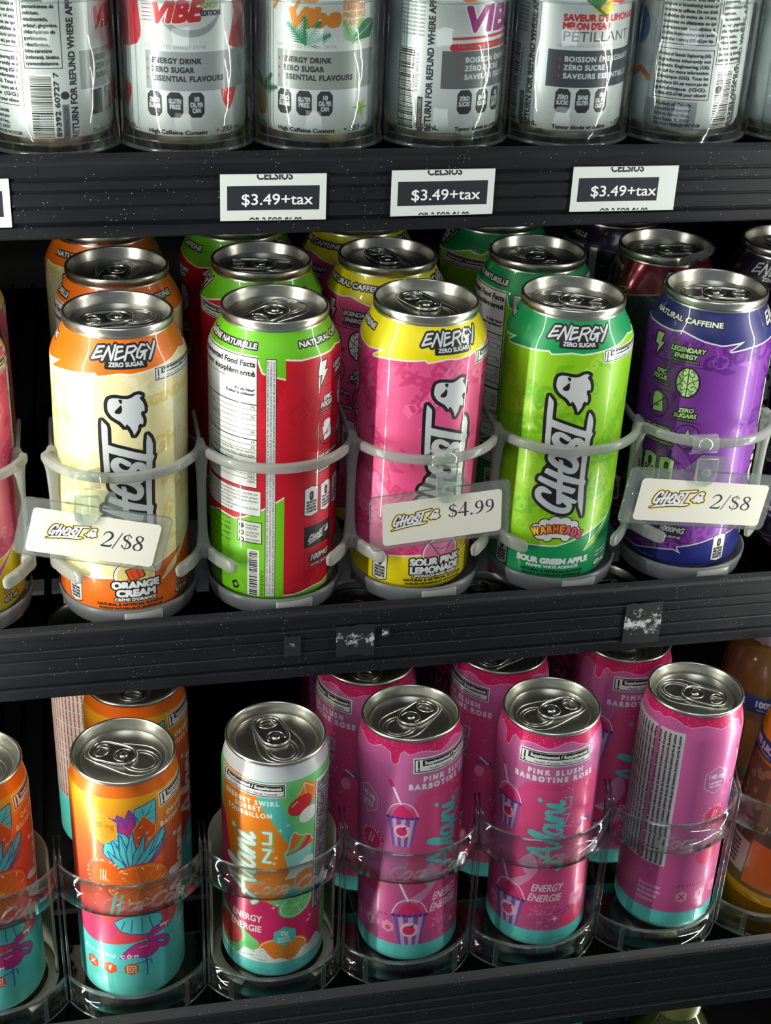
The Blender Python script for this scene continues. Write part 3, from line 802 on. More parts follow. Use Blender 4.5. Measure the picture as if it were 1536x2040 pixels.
def label_pink():
    rnd = random.Random(5)
    cv = Canvas(SW, 158, 7, (202, 94, 150))
    cv.rect(-91, 60, 91, 150, (204, 112, 170), .6); cv.rect(-91, 16, 91, 62, (214, 86, 140), .5)
    cv.rect(-91, 16, -40, 150, (212, 92, 160), .5)
    HOT = (222, 48, 110)
    cv.poly([(-27, 60), (-26.5, 112), (-22, 121), (-15, 125), (-6, 126), (4, 124), (20, 126), (30, 120), (32, 60), (28, 20), (20, 17), (-5, 17), (-20, 30)], (224, 76, 134))
    cv.poly(smooth([(-20, 20), (-8, 32), (4, 28), (14, 40), (24, 36), (30, 18)], 4), (196, 90, 140), .8)
    cv.poly(smooth([(-22, 66), (-14, 74), (-10, 62), (-20, 48), (-26, 50), (-16, 58)], 4), (222, 150, 190), .9)
    supp_box(cv, -25.6, 135.6, 16.2, 144.8, .2)
    for t, a, b in (('PINK SLUSH', (-20, 130), (12.4, 130)), ('BARBOTINE ROSE', (-27.8, 125.2), (19.6, 125.2))):
        cv.text(t, a, 3.2, (240, 225, 232), p1=b, bold=.32, track=.25)
    cv.text('NATURALLY FLAVOURED ENERGY DRINK', (-15, 121.6), 1.1, (180, 50, 100), wid=20); cv.text('SAVEUR NATURELLE BOISSON ÉNERGISANTE', (-16, 119.6), 1.1, (180, 50, 100), wid=22)
    script_name(cv, 0, 0, (96, 208, 205))
    cv.text('ENERGY', (-13.2, 47), 5.2, (240, 220, 230), p1=(5, 47), bold=.2, shear=.22)
    cv.text('ÉNERGIE', (-14.8, 39.4), 5.2, (240, 220, 230), p1=(4.6, 39.4), bold=.2, shear=.22)

    def slush(cx, cy, s):
        PU, LV = (136, 88, 164), (204, 164, 208)
        cv.stroke([(cx - 7 * s, cy + 26 * s), (cx - 5 * s, cy + 22 * s), (cx - 1 * s, cy + 12 * s)], 1.3 * s, (240, 230, 240)); cv.stroke([(cx - 7.4 * s, cy + 27 * s), (cx - 6 * s, cy + 24 * s)], 2.2 * s, HOT)
        cv.stroke([(cx - 9.2 * s, cy + 2 * s)] + smooth([(cx - 9.2 * s, cy + 3 * s), (cx - 6 * s, cy + 10 * s), (cx, cy + 12.6 * s), (cx + 6 * s, cy + 10 * s), (cx + 9.2 * s, cy + 3 * s)], 5), .7 * s, (240, 215, 235))
        cv.poly(smooth([(cx - 6.6 * s, cy + 2 * s), (cx - 4 * s, cy + 8 * s), (cx, cy + 11 * s), (cx + 4.6 * s, cy + 7 * s), (cx + 6.6 * s, cy + 2 * s)], 5), HOT)
        cv.poly([(cx - 9 * s, cy + 2 * s), (cx + 9 * s, cy + 2 * s), (cx + 5.6 * s, cy - 18 * s), (cx - 5.6 * s, cy - 18 * s)], LV)
        for a, b, c, d in ((-8.8, -6, -5.5, -4), (-3.4, -.8, -2.2, -.6), (2, 4.6, 1.2, 2.8), (7, 9, 4.4, 5.6)):
            cv.poly([(cx + a * s, cy + 2 * s), (cx + b * s, cy + 2 * s), (cx + d * s, cy - 18 * s), (cx + c * s, cy - 18 * s)], PU)
        for j in range(7): cv.ellipse(cx + (-8.4 + 2.8 * j) * s, cy + 2 * s, 1.3 * s, 1.0 * s, (90, 60, 140))
        cv.ellipse(cx, cy - 7 * s, 4.8 * s, 4.8 * s, (250, 190, 205)); cv.ellipse(cx - .3 * s, cy - 7.4 * s, 3.2 * s, 3 * s, HOT); cv.poly([(cx, cy - 5 * s), (cx + 3 * s, cy - 3 * s), (cx + 1 * s, cy - 6.4 * s)], (100, 50, 130))
    slush(-31, 104, .95); slush(-26, 36, 1.1)
    hexa(cv, -53, 112, 9, (190, 110, 165), (225, 190, 215), sx=.9)
    cv.text('140 mg', (-58.5, 113), 3.4, (230, 200, 220), wid=11, bold=.2); cv.text('CAFFEINE', (-57.6, 109.4), 1.5, (230, 200, 220), wid=9, bold=.1); cv.text('PER CAN', (-57, 107), 1.5, (230, 200, 220), wid=8, bold=.1)
    cv.ellipse(-50, 86, 8.6, 8.6, HOT); cv.stroke(cv.ell(-50, 86, 6.6, 6.6), .3, (235, 180, 205), closed=True)
    for i, ch in enumerate('GLUTEN-FREE / SANS GLUTEN'): a = pi * 1.1 - i * .245; cv.text(ch, (-50 + 7 * cos(a), 86 + 7 * sin(a)), 1.3, (240, 200, 215), rot=a - pi / 2, bold=.08)
    cv.stroke([(-52, 83), (-50, 90)], .8, (240, 200, 215)); cv.stroke([(-50, 83), (-48, 89)], .8, (240, 200, 215))
    cv.ellipse(-50, 58, 7.2, 7.2, HOT)
    for x, t in ((-62.5, 'X'), (-50.5, 'f'), (-38.5, 'o')):
        hexa(cv, x, 29, 4.4, (236, 150, 185), sx=.9); cv.text(t, (x, 27.2), 3.6, (190, 60, 110), align='c', bold=.25)
    cv.text('ALANINU.COM', (-66, 36.4), 1.9, (150, 60, 110), wid=28, track=.3, bold=.08)
    for x, y, r in [(rnd.uniform(-2, 26), rnd.uniform(64, 124), rnd.uniform(.3, .7)) for _ in range(34)]: cv.ellipse(x, y, r, r, (242, 150, 185))
    for x, y, r in [(rnd.uniform(-14, 2), rnd.uniform(18, 36), rnd.uniform(.3, .9)) for _ in range(60)]: cv.ellipse(x, y, r, r, (236, 130, 175), al=.8)
    cv.ellipse(16, 84, 6, 7, (240, 80, 130)); cv.ellipse(14, 86, 3, 4, (246, 150, 185)); cv.stroke([(12, 92), (19, 94), (22, 90)], 1.8, (120, 84, 160)); cv.stroke([(14, 96), (19, 92)], 1.2, (240, 225, 240))
    cv.ellipse(14, 25, 9, 8, (232, 66, 118)); cv.stroke([(2, 30), (10, 33), (12, 30), (6, 28)], 1.0, (120, 84, 160)); hexa(cv, 17.5, 37.5, 7.4, (236, 140, 180)); cv.text('0g', (15, 37), 3.4, (214, 66, 122), bold=.15)
    P = [(2.4 + (2.6 if i % 2 == 0 else .8) * sin(i * pi / 4), 25.6 + (2.6 if i % 2 == 0 else .8) * cos(i * pi / 4)) for i in range(8)]; cv.poly(P, (250, 230, 235))
    # text panel at the back
    cv.rect(-134 + SW, 50, -92 + SW, 143, (205, 205, 205)); cv.rect(-91, 50, -75, 143, (205, 205, 205))
    x = 50
    for i in range(14):
        xx = 49 + i * 3.0
        cv.text('Ingredients carbonated water citric acid natural flavour erythritol taurine sodium citrate caffeine', (xx, 51), 1.5, (60, 60, 60), p1=(xx, 141), bold=.1)
    for i in range(5):
        xx = -89 + i * 3.0
        cv.text('benzoate de sodium, gomme de xanthane colorant de jus de betterave sucralose purée de patate', (xx, 51), 1.5, (60, 60, 60), p1=(xx, 141), bold=.1)
    cv.text('RETURN FOR DEPOSIT', (-89, 33), 1.8, (230, 180, 210), wid=14, bold=.1); cv.text('WHERE APPLICABLE', (-89, 29.5), 1.8, (230, 180, 210), wid=14, bold=.1); cv.text('RETOURNER', (-89, 26), 1.8, (230, 180, 210), wid=12, bold=.1); cv.text('CONSIGNE', (-89, 22.5), 1.8, (230, 180, 210), wid=10, bold=.1)
    # dripping syrup top, teal foot
    J = [(-91, 148)] + [(-91 + 182 * i / 40, 148.2 + 1.6 * sin(i * 1.3) + 1.0 * sin(i * .7)) for i in range(1, 40)] + [(91, 148)]
    J = [(x, y) for x, y in J if not -41 < x < -29]; J += []
    J = sorted(J + [(-40.6, 148), (-38.5, 147), (-37.6, 142), (-35.6, 140.6), (-33.8, 142), (-33, 147), (-31, 149)], key=lambda q: q[0])
    M = cv.polym([(-92, 160)] + J + [(92, 160)]); cv.paint(cv.grow(M, .4), (232, 160, 200)); cv.paint(M, (216, 36, 100))
    for _ in range(160): cv.ellipse(rnd.uniform(-91, 91), rnd.uniform(148, 154), .22, .22, (248, 190, 210))
    cv.rect(-91, -1, 91, 17.4, (96, 206, 200)); cv.text('MEILLEUR AVANT LE / BEST BEFORE', (-14, 10), 1.6, (70, 170, 165), wid=24); cv.rect(-91, -1, 91, 5, SILV)
    return cv


def label_sherbet():
    rnd = random.Random(8)
    OR, PK, GR, TL, WH = (238, 132, 22), (214, 38, 100), (112, 204, 118), (86, 198, 186), (228, 236, 228)
    cv = Canvas(SW, 158, 7, GR)
    cv.poly([(-91, 0), (-38, 0), (-38, 150), (-91, 150)], GR)
    cv.poly(smooth([(-38, 146), (-38, 70), (-30, 58), (-10, 60), (6, 72), (8, 92), (-2, 112), (-12, 132), (-17, 146)], 5), OR)
    cv.poly(smooth([(-17, 146), (-12, 130), (-1, 112), (6, 98), (8, 108), (2, 122), (-6, 146)], 5), TL)
    cv.poly([(-45, 120), (-36, 110), (-30, 80), (-22, 66), (-8, 62), (4, 56), (28, 66), (28, 24), (-14, 24), (-30, 40), (-42, 52), (-48, 90)], PK)
    cv.poly(smooth([(-2, 60), (6, 72), (8, 90), (2, 92), (20, 92), (24, 60)], 4), TL)
    cv.poly([(-48, 60), (-40, 50), (-12, 32), (-10, 24), (-30, 14), (-48, 16)], GR)
    # strawberry and shaved ice, orange slice
    cv.poly([(7.6, 134.4), (12, 143), (20, 138), (20, 128)], (240, 130, 30)); cv.stroke([(8.4, 134.6), (12.2, 141.6), (18, 137)], .5, WH); cv.stroke([(12, 141), (13, 131)], .4, WH)
    cv.ellipse(10, 127.6, 7.6, 6, (214, 44, 50), rot=.6); cv.ellipse(15, 119.6, 6, 5, WH, rot=.4); cv.stroke([(5, 128), (8, 130.6)], .7, (250, 200, 200))
    # swirl cup
    cv.poly(smooth([(1.6, 95), (4, 101), (5, 107), (7, 110), (10, 107), (16, 105), (18.4, 100), (17.6, 97.6), (8, 93)], 4), (226, 120, 40))
    cv.stroke(smooth([(2, 97), (8, 99), (13, 106)], 5), 2.4, GR); cv.stroke(smooth([(3, 94.6), (11, 97), (16.4, 104)], 5), 2.2, PK); cv.stroke(smooth([(1.6, 95), (4, 101), (5, 107), (7, 110), (10, 107), (16, 105), (18.4, 100)], 4), .5, (250, 240, 225))
    cv.poly([(1.4, 94.6), (17.8, 98.4), (16.8, 80), (4.6, 82)], (150, 218, 208)); cv.poly(smooth([(2, 78), (5, 84), (9, 86), (14, 90), (20, 88), (20, 78)], 4), WH)
    cv.ellipse(14.5, 74.6, 7.6, 7, (234, 120, 30)); cv.stroke(cv.ell(14.5, 74.6, 6.8, 6.2), .4, (250, 200, 150), closed=True)
    cv.ellipse(9, 58, 11, 8.4, GR, rot=.5); cv.stroke(cv.ell(9, 58, 9.6, 7.2, .5), .5, (220, 240, 215), closed=True)
    for a in range(6): cv.stroke([(9, 58), (9 + 8.6 * cos(a), 58 + 6.6 * sin(a))], .35, (220, 240, 215))
    cv.ellipse(-33, 32, 11, 10, (220, 44, 40)); cv.ellipse(2, 26, 15, 9.6, (236, 130, 40)); cv.stroke(cv.ell(2, 26, 13.6, 8.6), .5, (250, 225, 200), closed=True)
    hexa(cv, 2.6, 36, 7.4, TL, sx=.98); cv.text('0g', (.2, 37), 3.4, WH, bold=.2); cv.text('SUGAR', (-1.4, 34), 1.5, WH, wid=7, bold=.08); cv.text('SUCRE', (-1.4, 31.8), 1.5, WH, wid=7, bold=.08)
    J = [(-91 + 182 * i / 60, 22 + 4.5 * sin(i * .55) + 2 * sin(i * 1.7)) for i in range(61)]
    cv.poly([(-91, 10)] + J + [(91, 10)], WH)
    for _ in range(240): cv.ellipse(rnd.uniform(-60, 40), rnd.uniform(20, 28), .3, .3, (150, 190, 180))
    cv.stroke(smooth([(-22, 19), (-17, 20.4), (-13, 18.6), (-8, 18)], 4), .5, (110, 180, 170))
    for x, y in ((-1, 112.6), (3, 116), (-6, 101), (-4.6, 99), (-4, 90), (-3, 94), (-2, 60), (-4, 58), (17, 42), (18, 45), (14, 63), (-37, 57), (-38, 43)):
        P = [(x + (1.6 if i % 2 == 0 else .4) * sin(i * pi / 4), y + (1.8 if i % 2 == 0 else .4) * cos(i * pi / 4)) for i in range(8)]; cv.poly(P, WH)
    supp_box(cv, -39.6, 135, 1.6, 143.8, .2)
    for t, a, b, s in (('SHERBET SWIRL', (-35.4, 128.6), (-1.2, 129.6), 0), ('SORBET', (-27.2, 124.4), (-10.6, 125.4), 0), ('TOURBILLON', (-32.8, 119.6), (-4.6, 121.4), 0)):
        cv.text(t, a, 3.0, WH, p1=b, bold=.28, track=.2)
    script_name(cv, -16.5, -3, (238, 240, 236), w=2.2, halo=(120, 190, 130), sc=1.0)
    cv.text('ENERGY', (-29.2, 45.4), 4.6, WH, p1=(-10.4, 46.6), bold=.18, shear=.1); cv.text('ÉNERGIE', (-30.8, 37.8), 4.6, WH, p1=(-10.4, 39), bold=.18, shear=.1)
    cv.rect(19.6, 48, 60, 140.2, INK); cv.rect(20, 48.4, 60, 139.8, (222, 224, 224))
    for i in range(44):
        t = rnd.choice(('Supplemented Food Facts', 'Info-nutrition', 'Per 1 can (355 mL)', 'pour 1 canette', 'Calories 10', 'Fat / Lipides 0 g', 'Sodium 200 mg', 'Niacin / Niacine', 'Protein / Protéines 0 g', 'Sugars / Sucres 0 g'))
        cv.text(t if i > 1 else ('Supplemented', 'Information')[i], (21, 135.6 - 2.05 * i), 1.5 if i > 1 else 1.9, INK, wid=26, bold=.1); cv.rect(20, 135.2 - 2.05 * i, 60, 135.35 - 2.05 * i, INK)
    M = cv.polym([(-92, 144.6), (92, 144.6), (92, 160), (-92, 160)]); cv.paint(cv.grow(M, .3), (150, 200, 180)); cv.paint(M, (212, 218, 218))
    cv.stroke([(-40, 144.6), (-24, 144.6)], .5, (230, 130, 40))
    cv.rect(-91, -1, 91, 16.6, (96, 206, 200)); cv.text('MEILLEUR AVANT', (-14, 10), 1.6, (70, 170, 165), wid=20); cv.rect(-91, -1, 91, 5, SILV)
    return cv


def label_orange():
    rnd = random.Random(11)
    TL, BL, OR, MG = (92, 208, 200), (50, 84, 170), (238, 106, 24), (200, 50, 130)
    cv = Canvas(SW, 158, 7, (232, 92, 60))
    for i in range(60):     # printed blend from yellow through orange to coral
        y = 150 - i * 1.8; t = i / 60
        a, b = ((236, 176, 20), (236, 110, 50)) if t < .3 else ((236, 110, 50), (228, 66, 88))
        u = t / .3 if t < .3 else (t - .3) / .7
        cv.rect(-91, y - 1.9, 91, y, tuple(a[k] + (b[k] - a[k]) * u for k in range(3)))
    cv.poly(smooth([(-60, 50), (-44, 62), (-38, 50), (-30, 45.6), (-16, 46), (-10, 60), (-50, 70)], 4), (206, 60, 120), .8)
    J = [(-91, 52), (-60, 56), (-44, 60), (-38, 52), (-30, 46), (-20, 44.4), (-8, 46), (6, 48), (16, 50), (24, 52), (34, 60), (50, 60), (91, 52)]
    cv.poly([(-91, 0)] + smooth(J, 5) + [(91, 0)], TL)
    cv.rect(-91, -1, 91, 24, (104, 214, 200), .7)
    M = cv.polym([(-92, 160), (-92, 144)] + [(x, 145.4 + 1.2 * cos(x / 24)) for x in range(-90, 91, 5)] + [(92, 144), (92, 160)]); cv.paint(M, (236, 112, 22))
    # leaf, palm fronds, fruit
    def leaf(P, c=TL): M = cv.polym(P); cv.paint(cv.grow(M, .6), BL); cv.paint(M, c)
    leaf([(3, 131), (4, 139.6), (15, 142), (14.6, 128), (11, 121), (5, 124)])
    cv.stroke([(4, 124), (13, 140)], .4, BL)
    for a, b in (((7, 131), (14, 131)), ((9, 134), (14.4, 136)), ((6, 128), (4.6, 134)), ((8.6, 133), (7.6, 139))): cv.stroke([a, b], .35, BL)
    leaf([(-10, 126), (-9, 134.6), (-6, 131), (-5, 136.6), (-1.6, 133), (1, 139.6), (4, 134), (3, 126), (-2, 120), (-8, 119)], MG); cv.stroke(smooth([(-9, 128), (-7, 134), (-5.6, 127), (-3, 135.6), (-1, 128), (1.6, 138.6), (3, 130)], 5), 1.2, (120, 70, 170)); cv.stroke(smooth([(-8.6, 126), (-6.6, 134), (-4.6, 125.6)], 5), .5, BL)
    leaf([(-11.4, 119), (-8, 126), (-2, 124), (2, 118), (-2, 113), (-8, 114)])
    for a in ((-9, 122, 0, 116), (-6, 124, -2, 114), (-3, 123, -6, 115)): cv.stroke([(a[0], a[1]), (a[2], a[3])], .35, BL)
    M = cv.polym([(8.2, 134), (.6, 122.6), (2.6, 116.4), (8, 115.4), (14, 120.6), (14.6, 125)]); cv.paint(cv.grow(M, .5), (246, 160, 60)); cv.paint(M, (228, 88, 20))
    for x, y in ((6, 127), (9, 122), (4.6, 120.6), (10, 118)): cv.stroke([(x, y), (x + 1.4, y + .7)], .6, (250, 225, 190))
    leaf(smooth([(-12, 118), (-13, 110), (-6, 104), (0, 98), (-1, 108), (-6, 116)], 3)); leaf(smooth([(14.5, 116), (20, 121), (19, 112), (10, 102), (3, 98), (6, 108)], 3))
    for tx, ty, wd in ((-9, 121, 1.9), (-4.6, 124, 2.2), (18, 121.4, 1.7), (20, 114, 1.6), (-11, 112, 1.8), (1.6, 125, 2.4), (8.4, 121.6, 2.3), (14, 118, 2)):
        L = hypot(tx - .5, ty - 97); nx, ny = -(ty - 97) / L, (tx - .5) / L; m = ((tx * 1.1 + .5) / 2, (ty + 97) / 2)
        leaf([(.5, 97), (m[0] + nx * wd, m[1] + ny * wd), (tx, ty), (m[0] - nx * wd, m[1] - ny * wd)])
        cv.stroke([(1.5, 101), (tx * .8 + .2, ty * .8 + 19.6)], .3, BL)
    for x, y in ((21, 118), (23, 112), (20, 107)): cv.stroke([(9, 100), (x, y)], .6, (120, 50, 150))
    M = cv.polym(cv.ell(4.6, 88, 17.5, 14)); cv.paint(cv.grow(M, .9), (210, 70, 60)); cv.paint(M, (240, 110, 22)); cv.stroke(cv.ell(4.6, 88, 16, 12.6), .5, (250, 165, 80), closed=True)
    for a in range(9): cv.stroke([(5, 87), (5 + 13 * cos(a * .7 + .3), 87 + 10 * sin(a * .7 + .3))], .35, (252, 170, 70))
    for a in range(9): cv.stroke([(5 + 12.6 * cos(a * .7), 88 + 10.4 * sin(a * .7)), (5 + 14.6 * cos(a * .7 + .1), 88 + 12 * sin(a * .7 + .1))], .7, (252, 228, 190))
    cv.ellipse(5, 87, 1.8, 1.6, (250, 180, 30))
    cv.ellipse(-13.6, 94.6, 8.2, 8.6, OR)
    for i, ch in enumerate('GLUTEN-FREE / SANS GLUTEN'): a = pi * .95 - i * .25; cv.text(ch, (-13.6 + 9.4 * cos(a), 94.6 + 9.8 * sin(a)), 1.5, (248, 215, 190), rot=a - pi / 2, bold=.1)
    for a in (0, 1.4, 2.8): cv.stroke([(-16 + a, 91), (-15.4 + a, 98.6)], .6, (248, 220, 200))
    cv.stroke([(-11, 91), (-14, 94)], .6, (248, 220, 200))
    for x in (-8, -4.5): cv.stroke([(x - 3, 68), (x, 82)], 1.6, TL)
    leaf(smooth([(-9.6, 62), (-6, 56), (2, 53.4), (10, 52.4), (16.6, 58), (14, 64), (4, 66), (-4, 66)], 4))
    for a, b in (((-4, 63), (-6, 57)), ((0, 64), (-1, 55)), ((5, 64), (5, 54)), ((9, 64), (11, 54))): cv.stroke([a, b], .5, BL)
    hexa(cv, -13.2, 126.8, 9.6, (232, 160, 20), (238, 180, 60), sx=.86)
    cv.text('140 mg', (-19, 127.6), 3.6, (196, 120, 30), wid=12, bold=.16); cv.text('CAFFEINE/CAFÉINE', (-19, 124.6), 1.2, (196, 120, 30), wid=12); cv.text('PER CAN', (-16.4, 122), 1.2, (196, 120, 30), wid=7)
    # flamingo
    body = cv.union([cv.polym(smooth([(-7.4, 35.6), (-4, 41), (1, 45.6), (8, 46), (14, 42), (13, 37.6), (8, 35), (0, 36.4)], 5)), cv.strokem(smooth([(12.6, 41.6), (18.6, 38.4), (19.6, 41.6), (16.4, 45), (9.6, 47.4), (11, 52.6), (15.4, 54)], 5), 2.6)])
    cv.paint(cv.grow(body, .5), BL); cv.paint(body, (206, 52, 136)); cv.poly([(14.4, 55.2), (21.6, 54), (21, 50), (19, 49.6), (18.8, 52)], (240, 225, 232)); cv.stroke([(20.6, 53), (20.2, 49.8)], .9, BL); cv.ellipse(15.8, 53.4, .7, .7, WHITE)
    cv.stroke([(6.6, 35), (7, 26), (6.8, 21.4)], .7, BL); cv.stroke([(-3, 30.4), (9, 32.6), (9.6, 28.6)], .6, BL); cv.stroke([(3, 43), (7, 43.4)], .6, (245, 200, 225)); cv.stroke([(-3, 39), (-1, 36.6)], .6, (245, 200, 225))
    cv.text('ALANINU.COM', (-30.6, 35.6), 2.3, (236, 240, 236), p1=(3.4, 35.6), track=.3, bold=.12)
    for x, t in ((-24.6, 'X'), (-13.6, 'f'), (-1.6, 'o')):
        hexa(cv, x, 27.4, 4.5, (232, 84, 34), sx=.98)
        if t == 'o':
            for q in (((-3.8, 25.2), (.6, 25.2), (.6, 29.6), (-3.8, 29.6)),): cv.stroke(list(q), .55, WHITE, closed=True)
            cv.stroke(cv.ell(-1.6, 27.4, 1.1, 1.1), .45, WHITE, closed=True)
        else: cv.text(t, (x, 25.6), 3.8, (245, 240, 236), align='c', bold=.3)
    # front wording, right of the drawing
    supp_box(cv, 17.4, 135.4, 58, 144.6, .2)
    cv.text('ORANGE KISS', (22, 127.6), 3, (245, 235, 225), p1=(52, 127.6), bold=.3, track=.2); cv.text("BAISER D'ORANGE", (17.8, 122.4), 3, (245, 235, 225), p1=(58, 122.4), bold=.3, track=.2)
    script_name(cv, 40, -2, (245, 240, 238), w=2.4)
    cv.text('ENERGY', (30, 44), 5, (240, 235, 235), wid=18, bold=.2, shear=.2)
    cv.rect(-91, 40, -58, 142, (196, 190, 180))
    for i in range(11):
        xx = -88 + i * 2.8
        cv.text('Ingredients carbonated water citric acid natural flavour erythritol taurine sodium citrate caffeine', (xx, 41), 1.5, (150, 70, 60), p1=(xx, 140), bold=.1)
    cv.rect(-91, -1, 91, 5, SILV)
    return cv


# ---- silver cans of the top shelf
def label_silver(var):
    rnd = random.Random(20 + ord(var[0]))
    BG = (206, 212, 214)
    cv = Canvas(SW, 158, 6.5, BG)
    DK = (44, 46, 50)
    if var == 'fruit':
        cv.poly(smooth([(-50, 42), (-26, 46), (-24, 60), (-30, 78), (-52, 76)], 4), (190, 40, 60)); cv.poly(smooth([(20, 46), (36, 44), (36, 76), (22, 78), (24, 60)], 4), (190, 40, 60))
        for i in range(5): cv.stroke([(-22, 57 + i * 1.7), (14, 58.6 + i * 1.7)], .45, (160, 50, 60), al=.7)
        cv.poly(cv.ell(1, 64, 15, 13.6), (150, 158, 164)); cv.poly(cv.ell(1, 66, 14.4, 12.4), BG)
        cv.text('VIBE', (-18, 56.4), 8.6, (196, 40, 52), p1=(5.4, 58), bold=.7, shear=.35, outline=(.35, (240, 240, 240)))
        cv.text('FRUIT', (5.6, 66.2), 2.2, (120, 150, 40), wid=8, bold=.15, rot=.05); cv.text('PUNCH', (5.6, 63.2), 2.2, (150, 170, 60), wid=8.6, bold=.15); cv.text('EDITION', (5.6, 59.8), 2.2, DK, wid=10, bold=.15)
        for cx, cy in ((20, 24), (-37, 22)):
            M = cv.polym(smooth([(cx - 5, cy + 4), (cx, cy + 6), (cx + 5.4, cy + 3.6), (cx + 3, cy - 3), (cx - .6, cy - 7), (cx - 4, cy - 2)], 4)); cv.paint(M, (206, 44, 56))
            for a, b in ((-2, 2), (1, 0), (3, 3), (0, -3), (-1, 4)): cv.ellipse(cx + a, cy + b, .4, .6, (250, 190, 150))
            cv.poly([(cx - 4, cy + 5), (cx - 1, cy + 9), (cx, cy + 6), (cx + 3, cy + 8), (cx + 3, cy + 4.6)], (110, 170, 70))
    elif var == 'tropic':
        cv.text('Vibe', (-19, 54.4), 8, (214, 132, 40), p1=(6, 55.6), bold=.9, shear=.3)
        cv.stroke(smooth([(-26, 62), (-20, 70), (-12, 70), (-16, 60)], 5), 1.6, (214, 132, 40)); cv.stroke(smooth([(-14, 68), (-6, 66), (-2, 72)], 5), 1.4, (214, 132, 40))
        for i, t in enumerate(('SPARKLING', 'STRAWBERRY', 'PINEAPPLE', 'FLAVOUR')): cv.text(t, (7.6, 65.6 - 3.4 * i), 2.4, (222, 130 + 10 * i, 70), wid=13, bold=.18)
        def frond(x, y, a, L, c):
            cv.stroke([(x, y), (x + L * cos(a), y + L * sin(a))], .5, c)
            for j in range(1, 9):
                q = (x + L * j / 9 * cos(a), y + L * j / 9 * sin(a)); l = L * .42 * (1 - j / 12)
                for s in (-1, 1): cv.stroke([q, (q[0] + l * cos(a + s * .75), q[1] + l * sin(a + s * .75))], [.9, .2], c)
        for a in (.4, 1.0, 1.6, 2.3): frond(-10, 46.6, a, 13, (20, 120, 80))
        for a in (.6, 1.1, 2.0): frond(13, 47, a, 12, (120, 180, 110))
        cv.poly(smooth([(12, 48), (20, 57), (28, 56), (25, 49)], 4), (30, 110, 70)); cv.stroke([(12, 48), (27, 56)], .4, (190, 215, 190))
        for a in (.2, .9, 2.4): frond(-34, 24, a, 10, (40, 100, 60))
        cv.ellipse(-36, 18, 5, 7, (190, 150, 60)); cv.poly(cv.ell(19, 17, 3, 3.4), (226, 200, 120))
        for a in range(6): cv.stroke([(19, 17), (19 + 5 * cos(a), 17 + 5 * sin(a))], [1.6, .3], (120, 180, 110))
    elif var == 'purple':
        cv.text('VIBE', (1.6, 53), 11, (158, 40, 130), wid=36, bold=.8, shear=.15, outline=(.6, (236, 236, 236)))
        cv.stroke([(-3, 45.6), (40, 47)], 3.2, (190, 36, 44)); cv.stroke([(-3, 49.6), (40, 51)], 1.2, (196, 60, 60)); cv.ellipse(4, 70, 6, 4, (220, 120, 70))
        cv.ellipse(2, 70, 3.4, 3, (200, 90, 120))
    elif var == 'lemon':
        cv.text('SAVEUR DE LIMONADE', (-12.9, 57.6), 2.9, (200, 52, 60), p1=(33, 57.6), bold=.25); cv.text("MELON D'EAU", (-12.9, 53.8), 2.9, (200, 52, 60), p1=(11, 53.8), bold=.25)
        cv.text('PÉTILLANT', (-12.8, 48.2), 4.6, (80, 84, 88), p1=(26, 48.2), bold=.05)
        cv.ellipse(7, 65, 6, 4.6, (232, 200, 60)); cv.poly([(-4, 70), (4, 63), (12, 72)], (60, 130, 70)); cv.ellipse(16, 70, 7, 5, (222, 84, 80))
        cv.stroke([(-2, 67), (8, 60)], 1.2, (50, 120, 60))
    fr = var in ('purple', 'lemon')
    if var in ('fruit', 'tropic', 'purple', 'lemon'):
        band = {'fruit': (150, 156, 160), 'tropic': (150, 158, 154), 'purple': (96, 100, 102), 'lemon': (58, 62, 72)}[var]
        tx = DK if var in ('fruit', 'tropic') else (196, 200, 204)
        dx = {'fruit': 0, 'tropic': -3.2, 'purple': 21, 'lemon': 7}[var]
        x0, x1 = {'fruit': (-21, 31), 'tropic': (-24, 28), 'purple': (-8, 46), 'lemon': (-19, 34)}[var]
        cv.rect(x0, 26.6, x1, 44, band)
        cv.text('CAFFEINATED ENERGY DRINK' if not fr else 'BOISSON ÉNERGISANTE CAFÉINÉE', (-21.6 + dx, 45.4), 1.5, (140, 144, 148), wid=30, track=.1)
        L = ('ENERGY DRINK', 'ZERO SUGAR', 'ESSENTIAL FLAVOURS') if not fr else ('BOISSON ÉNERGISANTE', 'ZÉRO SUCRE', 'SAVEURS ESSENTIELLES')
        for i, (t, w) in enumerate(zip(L, (23.5, 20, 34.6) if not fr else (42, 21, 42))):
            cv.text(t, (-17.8 + dx, 38.8 - 3.95 * i), 2.35, tx, wid=w, bold=.14, track=.05); cv.poly([(-20.2 + dx, 38.8 - 3.95 * i), (-20.2 + dx, 40.6 - 3.95 * i), (-19.2 + dx, 39.7 - 3.95 * i)], (200, 60, 60))
        bad = (('ZERO', 'SUGAR'), ('GLUTEN', 'FREE'), ('10', 'CAL PER', 'CAN')) if not fr else (('ZÉRO', 'SUCRE'), ('SANS', 'GLUTEN'), ('10', 'CAL PAR', 'CANETTE'))
        for i, b in enumerate(bad):
            bx = -20.6 + dx + 9.9 * i; P = [(bx + 1.6, 14.6), (bx + 5.8, 14.6), (bx + 7.4, 16.6), (bx + 7.4, 24), (bx + 5.8, 26), (bx + 1.6, 26), (bx, 24), (bx, 16.6)]
            cv.poly(P, DK)
            for j, t in enumerate(b): cv.text(t, (bx + 3.7, 20.6 + (1.4 if len(b) == 3 else 0.4) - 2.6 * j), 2.0, (205, 208, 210), align='c', wid=min(5.8, 1.3 * len(t)), bold=.16)
